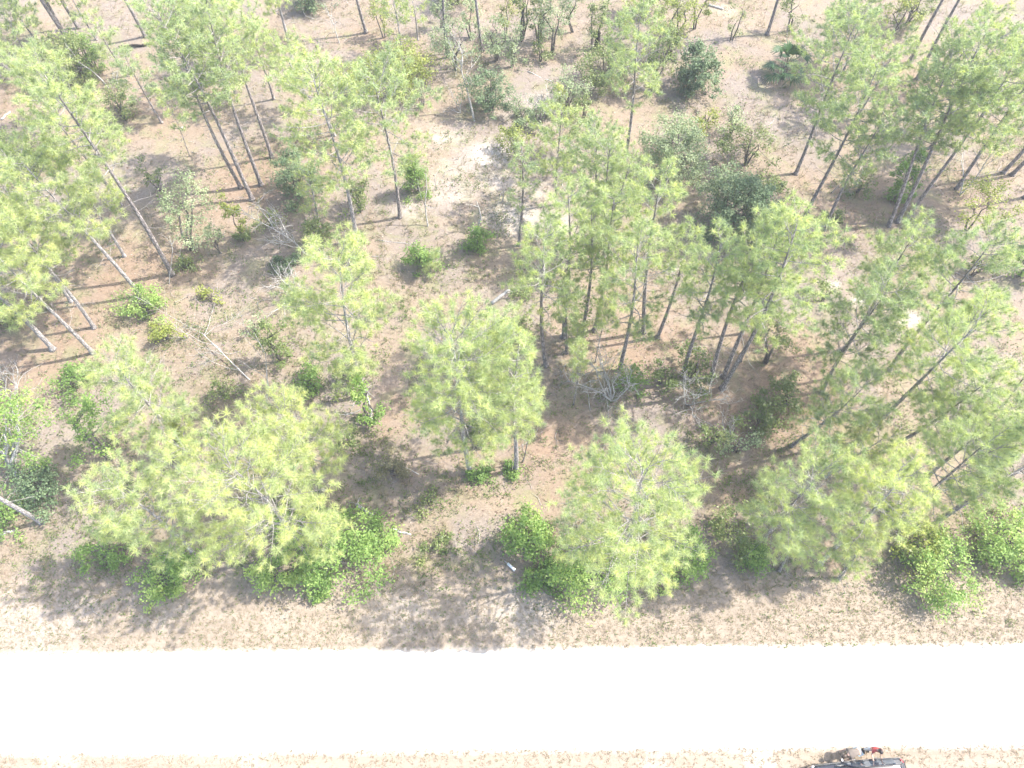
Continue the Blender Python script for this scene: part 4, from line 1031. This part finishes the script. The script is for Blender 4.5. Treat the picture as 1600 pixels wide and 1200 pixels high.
# ------------------------------------------------------------------ the parked vehicle and the two people beside it
PAINT = plain('black_paint', (.012, .013, .018), .22, 0, .5, .1, 4, coat=1.0)
GLASS = plain('dark_glass', (.03, .045, .065), .06, 0, .8, .1, 3)
RUBBER = plain('tyre_rubber', (.02, .02, .02), .9)
ALLOY = plain('alloy', (.45, .45, .47), .3, 1.0)
TRIM = plain('black_trim', (.02, .018, .022), .5)
REDL = plain('red_lens', (.35, .015, .02), .2)
CLEAR = plain('clear_lens', (.6, .62, .65), .12)
PALE_METALLIC = plain('pale_metallic', (.62, .63, .66), .25, .3)

def mesh_obj(name, bm, mat, parent, smooth=False, bevel=0.0):
    bmesh.ops.recalc_face_normals(bm, faces=bm.faces)
    me = bpy.data.meshes.new(name); bm.to_mesh(me); bm.free(); me.materials.append(mat)
    if smooth:
        for p in me.polygons: p.use_smooth = True
    o = bpy.data.objects.new(name, me); COL.objects.link(o); o.parent = parent
    if bevel:
        b = o.modifiers.new('edge', 'BEVEL'); b.width = bevel; b.segments = 2; b.limit_method = 'ANGLE'
    return o

def loft(sections):
    """sections: lists of equal length of points, joined in order, ends closed"""
    bm = bmesh.new(); R = [[bm.verts.new(p) for p in s] for s in sections]; n = len(sections[0])
    for a, b in zip(R[:-1], R[1:]):
        for i in range(n):
            bm.faces.new((a[i], a[(i + 1) % n], b[(i + 1) % n], b[i]))
    bm.faces.new(R[0]); bm.faces.new(R[-1])
    return bm

def panel(pts, th, nrm):
    bm = bmesh.new(); n = Vector(nrm).normalized() * th
    a = [bm.verts.new(Vector(p)) for p in pts]; b = [bm.verts.new(Vector(p) + n) for p in pts]
    bm.faces.new(a); bm.faces.new(b)
    for i in range(len(pts)):
        j = (i + 1) % len(pts); bm.faces.new((a[i], a[j], b[j], b[i]))
    return bm

def make_car():
    # front towards -x, length 4.75 m, width 1.84 m, roof 1.72 m
    root = empty('parked_car', (16.42, 0.10, 0), 'black sport utility car with roof rails parked on the near verge', 'car', rz=math.radians(4))
    def sec(x, zb, zs, wb, wt):
        return [(x, -wb, zb), (x, -wb, zs - .12), (x, -wt, zs), (x, wt, zs), (x, wb, zs - .12), (x, wb, zb)]
    body = [sec(-2.36, .42, .78, .62, .55), sec(-2.26, .30, .92, .80, .70), sec(-1.9, .27, 1.00, .90, .80), sec(-1.05, .27, 1.09, .92, .84),
            sec(.3, .27, 1.10, .92, .86), sec(1.6, .27, 1.12, .92, .86), sec(2.2, .30, 1.10, .88, .82), sec(2.37, .42, .98, .76, .72)]
    mesh_obj('body', loft(body), PAINT, root, False, .05)
    def sc(x, z0, z1, w0, w1):
        return [(x, -w0, z0), (x, -w1, z1), (x, w1, z1), (x, w0, z0)]
    cab = [sc(-1.12, 1.05, 1.12, .82, .78), sc(-.42, 1.05, 1.64, .84, .62), sc(.2, 1.05, 1.70, .85, .63), sc(1.4, 1.05, 1.68, .85, .62), sc(1.78, 1.05, 1.62, .84, .60), sc(2.2, 1.05, 1.14, .80, .76)]
    mesh_obj('cabin', loft(cab), PAINT, root, False, .03)
    # glass
    mesh_obj('windshield', panel([(-1.06, -.70, 1.16), (-1.06, .70, 1.16), (-.47, .56, 1.61), (-.47, -.56, 1.61)], .025, (-.62, 0, .78)), GLASS, root)
    mesh_obj('rear_window', panel([(2.14, -.68, 1.18), (2.14, .68, 1.18), (1.82, .54, 1.58), (1.82, -.54, 1.58)], .025, (.78, 0, .62)), GLASS, root)
    for s in (-1, 1):
        for x0, x1, t0, t1 in ((-.80, .12, -.32, .12), (.20, 1.08, .20, 1.05), (1.16, 1.72, 1.13, 1.62)):
            mesh_obj('side_window', panel([(x0, s * .835, 1.14), (x1, s * .838, 1.14), (t1, s * .655, 1.60), (t0, s * .655, 1.58)], .02, (0, s, .42)), GLASS, root)
        rail = MB(); rail.tube([[-.40, s * .60, 1.66], [-.25, s * .60, 1.75], [1.35, s * .60, 1.755], [1.5, s * .60, 1.68]], .026, 8); rail.build('roof_rail', TRIM, root, True)
        for x0, x1 in ((-.82, .16), (.18, 1.22)):
            d = mesh_obj('door', panel([(x0, s * .918, .40), (x1, s * .918, .40), (x1, s * .918, .94), (x0, s * .918, .94)], .018, (0, s, 0)), PAINT, root, False, .008)
            h = MB(); h.tube([[x1 - .26, s * .94, .84], [x1 - .24, s * .968, .84], [x1 - .10, s * .968, .84], [x1 - .08, s * .94, .84]], .013, 6); h.build('handle', ALLOY, d, True)
        mir = mesh_obj('side_mirror', loft([[(-.78, s * .86, 1.10), (-.78, s * 1.08, 1.10), (-.78, s * 1.08, 1.26), (-.78, s * .92, 1.26)], [(-.66, s * .86, 1.10), (-.66, s * 1.06, 1.11), (-.66, s * 1.06, 1.25), (-.66, s * .92, 1.25)]]), PAINT, root, False, .02)
        mesh_obj('headlight', panel([(-2.20, s * .48, .80), (-2.02, s * .84, .82), (-2.00, s * .84, .93), (-2.22, s * .50, .90)], .09, (-.9, s * .35, .25)), CLEAR, root, False, .01)
        mesh_obj('tail_light', panel([(2.22, s * .62, .86), (2.12, s * .86, .86), (2.06, s * .80, 1.20), (2.16, s * .64, 1.16)], .07, (.9, s * .3, .2)), REDL, root, False, .01)
        for x in (-1.45, 1.42):
            w = empty('wheel', (x, s * .80, .36)); w.parent = root
            t = MB(); r = np.array([.22, .30, .36, .36, .30, .22]); yy = np.array([-.11, -.13, -.09, .09, .13, .11])
            an = np.arange(28) * 2 * math.pi / 28
            v = np.concatenate([np.stack([r[k] * np.cos(an), np.full(28, yy[k]), r[k] * np.sin(an)], 1) for k in range(6)]); f = []
            for k in range(6):
                for a in range(28):
                    p = k * 28 + a; q = k * 28 + (a + 1) % 28; p2 = ((k + 1) % 6) * 28 + a; q2 = ((k + 1) % 6) * 28 + (a + 1) % 28
                    f += [[p, q, q2], [p, q2, p2]]
            t.add(v, f); t.build('tyre', RUBBER, w, True)
            rm = MB(); rm.tube([[0, -.05, 0], [0, .05, 0]], .07, 12)
            for k in range(10):
                a = k * .6283; rm.tube([[.05 * math.cos(a), s * .07, .05 * math.sin(a)], [.23 * math.cos(a), s * .09, .23 * math.sin(a)]], [.026, .02], 4)
            rm.build('rim', ALLOY, w)
    mesh_obj('front_bumper', loft([[(-2.44, -.5, .34), (-2.44, .5, .34), (-2.44, .5, .58), (-2.44, -.5, .58)], [(-2.24, -.86, .32), (-2.24, .86, .32), (-2.24, .86, .60), (-2.24, -.86, .60)]]), TRIM, root, False, .02)
    mesh_obj('rear_bumper', loft([[(2.44, -.6, .36), (2.44, .6, .36), (2.44, .6, .62), (2.44, -.6, .62)], [(2.22, -.86, .34), (2.22, .86, .34), (2.22, .86, .64), (2.22, -.86, .64)]]), TRIM, root, False, .02)
    mesh_obj('sunroof', panel([(-.15, -.40, 1.70), (.55, -.40, 1.705), (.55, .40, 1.705), (-.15, .40, 1.70)], .012, (0, 0, 1)), GLASS, root)
    mesh_obj('pale_roof_patch', panel([(.75, -.44, 1.703), (1.35, -.44, 1.69), (1.35, .44, 1.69), (.75, .44, 1.703)], .014, (0, 0, 1)), PALE_METALLIC, root, False, .005)  # pale metallic patch laid over the rear of the black roof
make_car()

SKIN = plain('skin', (.52, .33, .25), .55, var=.06)
def skin_mesh(name, J, E, mat, parent, root_i=0, sub=2):
    me = bpy.data.meshes.new(name); me.from_pydata([j[:3] for j in J], E, []); me.update(); me.materials.append(mat)
    o = bpy.data.objects.new(name, me); COL.objects.link(o); o.parent = parent
    o.modifiers.new('skin', 'SKIN')
    if not me.skin_vertices: me.skin_vertices.new()
    for i, j in enumerate(J):
        sv = me.skin_vertices[0].data[i]; r = j[3]; sv.radius = (r, j[4] if len(j) > 4 else r); sv.use_root = (i == root_i)
    o.modifiers['skin'].use_smooth_shade = True
    s = o.modifiers.new('sub', 'SUBSURF'); s.levels = sub; s.render_levels = sub
    return o

def hand(J, E, wrist_i, wrist, d, up):
    """palm, four unequal bent fingers and a thumb leaving the side of the palm"""
    d = Vector(d).normalized(); u = Vector(up).normalized(); sd = d.cross(u).normalized(); w = Vector(wrist)
    pi = len(J); J.append((*(w + d * .05), .030, .018)); E.append((wrist_i, pi))
    for k, (off, L) in enumerate(((-.027, .070), (-.009, .082), (.009, .077), (.027, .060))):
        a = w + d * .09 + sd * off; b = a + d * L * .55 - u * L * .12; c = b + d * L * .35 - u * L * .30
        i = len(J); J += [(*a, .010), (*b, .009), (*c, .007)]; E += [(pi, i), (i, i + 1), (i + 1, i + 2)]
    a = w + d * .045 + sd * -.035; b = a + d * .03 - sd * .03 - u * .01; c = b + d * .03 - sd * .006 - u * .012
    i = len(J); J += [(*a, .012), (*b, .010), (*c, .008)]; E += [(pi, i), (i, i + 1), (i + 1, i + 2)]

def head_mesh(name, parent, c, fwd, up, mat, r=.105):
    """egg shaped head with brow, nose, mouth, chin and ears, looking along fwd"""
    bm = bmesh.new(); bmesh.ops.create_uvsphere(bm, u_segments=24, v_segments=18, radius=1)
    for v in bm.verts:
        x, y, z = v.co
        sx = .78 * (1 - .18 * max(0, -z)); sy = .98
        yy = y
        if y > .4: 
            yy += .22 * math.exp(-((x / .16) ** 2 + ((z + .12) / .22) ** 2))          # nose
            yy -= .10 * math.exp(-(((abs(x) - .33) / .16) ** 2 + ((z - .10) / .12) ** 2))   # eye sockets
            yy += .05 * math.exp(-((x / .28) ** 2 + ((z + .48) / .10) ** 2))          # lips
        if abs(x) > .8 and abs(z) < .25 and abs(y) < .3: sx *= 1.14                  # ears
        v.co = (x * sx * r, yy * sy * r, z * 1.22 * r)
    f = Vector(fwd).normalized(); u0 = Vector(up); s = f.cross(u0).normalized(); u = s.cross(f)
    M = Matrix(((s.x, f.x, u.x, c[0]), (s.y, f.y, u.y, c[1]), (s.z, f.z, u.z, c[2]), (0, 0, 0, 1)))
    bm.transform(M)
    return mesh_obj(name, bm, mat, parent, True)

def hair_cap(parent, c, fwd, up, mat, length=.5, r=.112):
    bm = bmesh.new(); bmesh.ops.create_uvsphere(bm, u_segments=24, v_segments=16, radius=1)
    dead = [v for v in bm.verts if (v.co.y > .35 and v.co.z < .45) or v.co.z < -length]
    bmesh.ops.delete(bm, geom=dead, context='VERTS')
    rr = random.Random(5)
    for v in bm.verts:
        x, y, z = v.co; k = 1.04 + rr.uniform(-.03, .05)
        v.co = (x * .82 * r * k, y * 1.02 * r * k, z * 1.24 * r * k + .004)
    f = Vector(fwd).normalized(); s = f.cross(Vector(up)).normalized(); u = s.cross(f)
    bm.transform(Matrix(((s.x, f.x, u.x, c[0]), (s.y, f.y, u.y, c[1]), (s.z, f.z, u.z, c[2]), (0, 0, 0, 1))))
    o = mesh_obj('hair', bm, mat, parent, True)
    sm = o.modifiers.new('thick', 'SOLIDIFY'); sm.thickness = .012; sm.offset = 1
    return o

def standing_person():
    p = ground(1352, 1171)
    root = empty('person', (p[0], p[1], 0), 'person with dark hair and red top standing at the road edge reaching toward the car', 'person')
    # facing the car (-y), leaning a little forward, right arm reaching down to the roof
    J = [(0, 0, .90, .12, .10), (0, -.03, 1.10, .115, .09), (0, -.07, 1.30, .13, .10), (0, -.09, 1.42, .075), (0, -.12, 1.50, .05),
         (-.09, 0, .84, .088), (-.10, -.02, .48, .06), (-.10, .03, .10, .042), (-.10, -.10, .05, .038, .03),
         (.09, 0, .84, .088), (.10, .03, .48, .06), (.11, .08, .10, .042), (.11, -.05, .05, .038, .03),
         (-.17, -.09, 1.38, .055), (-.25, -.24, 1.18, .042), (-.24, -.46, 1.16, .030),
         (.17, -.09, 1.38, .055), (.26, -.16, 1.14, .042), (.24, -.36, 1.02, .030)]
    E = [(0, 1), (1, 2), (2, 3), (3, 4), (0, 5), (5, 6), (6, 7), (7, 8), (0, 9), (9, 10), (10, 11), (11, 12), (2, 13), (13, 14), (14, 15), (2, 16), (16, 17), (17, 18)]
    hand(J, E, 15, J[15][:3], (.02, -1, -.25), (0, -.2, 1)); hand(J, E, 18, J[18][:3], (0, -1, -.5), (0, -.4, 1))
    skin_mesh('body', J, E, SKIN, root)
    RED = plain('red_cloth', (.42, .055, .05), .85, var=.2, scale=8); DEN = plain('pale_denim', (.52, .55, .60), .85, var=.12, scale=12); HAIR = plain('dark_hair', (.022, .014, .012), .55, var=.4, scale=60)
    Js = [(0, 0, .86, .145, .125), (0, -.03, 1.10, .135, .11), (0, -.07, 1.30, .152, .12), (0, -.085, 1.40, .085), (-.175, -.09, 1.38, .075), (-.23, -.20, 1.24, .060), (.175, -.09, 1.38, .075), (.235, -.14, 1.22, .060)]
    skin_mesh('shirt', Js, [(0, 1), (1, 2), (2, 3), (2, 4), (4, 5), (2, 6), (6, 7)], RED, root)
    Jt = [(0, 0, .92, .135, .115), (-.095, 0, .82, .105), (-.102, -.02, .48, .078), (-.102, .02, .16, .062), (.095, 0, .82, .105), (.102, .03, .48, .078), (.112, .07, .16, .062)]
    skin_mesh('trousers', Jt, [(0, 1), (1, 2), (2, 3), (0, 4), (4, 5), (5, 6)], DEN, root)
    hd = head_mesh('head', root, (0, -.15, 1.61), (0, -.9, -.35), (0, 0, 1), SKIN)
    hair_cap(root, (0, -.145, 1.615), (0, -.9, -.35), (0, 0, 1), HAIR, .75)
    for s, x in ((-1, -.10), (1, .11)):
        y = -.05 if s < 0 else 0.0
        sh_ = MB(); sh_.tube([[x, y + .10, .045], [x, y, .055], [x, y - .14, .04]], [.045, .055, .035], 8); sh_.build('shoe', TRIM, root, True)

def bending_person():
    p = ground(1344, 1178, .95)
    root = empty('person', (p[0], max(1.42, p[1]), 0), 'person in taupe shirt and pale blue trousers bending forward beside the car', 'person', rz=math.radians(10))
    # facing -x, torso bent level, arms down towards the car door
    J = [(0, 0, .92, .13, .12), (-.22, 0, 1.00, .125, .10), (-.46, -.02, 1.02, .135, .10), (-.60, -.04, 1.00, .07), (-.68, -.05, .97, .052),
         (.02, -.10, .86, .09), (-.06, -.11, .48, .062), (.02, -.12, .10, .043), (-.11, -.12, .05, .038, .03),
         (.02, .10, .86, .09), (.02, .12, .48, .062), (.10, .13, .10, .043), (-.03, .13, .05, .038, .03),
         (-.50, -.20, .97, .055), (-.58, -.24, .72, .042), (-.72, -.24, .52, .030),
         (-.50, .16, .97, .055), (-.56, .20, .72, .042), (-.66, .17, .50, .030)]
    E = [(0, 1), (1, 2), (2, 3), (3, 4), (0, 5), (5, 6), (6, 7), (7, 8), (0, 9), (9, 10), (10, 11), (11, 12), (2, 13), (13, 14), (14, 15), (2, 16), (16, 17), (17, 18)]
    hand(J, E, 15, J[15][:3], (-.5, 0, -1), (-1, 0, .4)); hand(J, E, 18, J[18][:3], (-.4, 0, -1), (-1, 0, .4))
    skin_mesh('body', J, E, SKIN, root)
    TAU = plain('taupe_cloth', (.15, .125, .105), .9, var=.12, scale=8); BLU = plain('pale_blue_cloth', (.30, .40, .45), .85, var=.12, scale=10); HAIR = plain('brown_hair', (.05, .035, .026), .6, var=.4, scale=60)
    Js = [(-.02, 0, .97, .16, .15), (-.22, 0, 1.02, .165, .135), (-.46, -.02, 1.03, .165, .125), (-.57, -.035, 1.01, .09), (-.50, -.20, .96, .078), (-.55, -.23, .80, .064), (-.50, .16, .96, .078), (-.54, .19, .80, .064)]
    skin_mesh('shirt', Js, [(0, 1), (1, 2), (2, 3), (2, 4), (4, 5), (2, 6), (6, 7)], TAU, root)
    Jt = [(.02, 0, .93, .15, .145), (.03, -.105, .82, .112), (-.05, -.115, .48, .08), (.01, -.12, .16, .064), (.03, .105, .82, .112), (.02, .12, .48, .08), (.09, .13, .16, .064)]
    skin_mesh('trousers', Jt, [(0, 1), (1, 2), (2, 3), (0, 4), (4, 5), (5, 6)], BLU, root)
    head_mesh('head', root, (-.80, -.06, .94), (-.55, 0, -.85), (-.8, 0, .5), SKIN)
    hair_cap(root, (-.80, -.06, .945), (-.55, 0, -.85), (-.8, 0, .5), HAIR, .3)
    for y in (-.12, .13):
        x = .0 if y < 0 else .08
        s_ = MB(); s_.tube([[x + .10, y, .045], [x, y, .055], [x - .14, y, .04]], [.045, .055, .035], 8); s_.build('shoe', TRIM, root, True)
standing_person()
bending_person()

# ------------------------------------------------------------------ thin volume added to lift the blacks, standing in for lens veil
def veil_volume():
    bm = bmesh.new(); bmesh.ops.create_cube(bm, size=1)
    for v in bm.verts:
        v.co = (v.co.x * 420, 60 + v.co.y * 420, 20 + v.co.z * 46)
    me = bpy.data.meshes.new('veil_volume'); bm.to_mesh(me); bm.free()
    o = bpy.data.objects.new('veil_volume', me); COL.objects.link(o); kind(o, 'stuff')
    m, nt, out = new_mat('pale_veil')
    v = N(nt, 'ShaderNodeVolumePrincipled'); v.inputs['Color'].default_value = (.95, .96, 1, 1); v.inputs['Density'].default_value = 0.0007
    v.inputs['Anisotropy'].default_value = 0.0
    nt.links.new(v.outputs[0], out.inputs['Volume']); me.materials.append(m)
veil_volume()
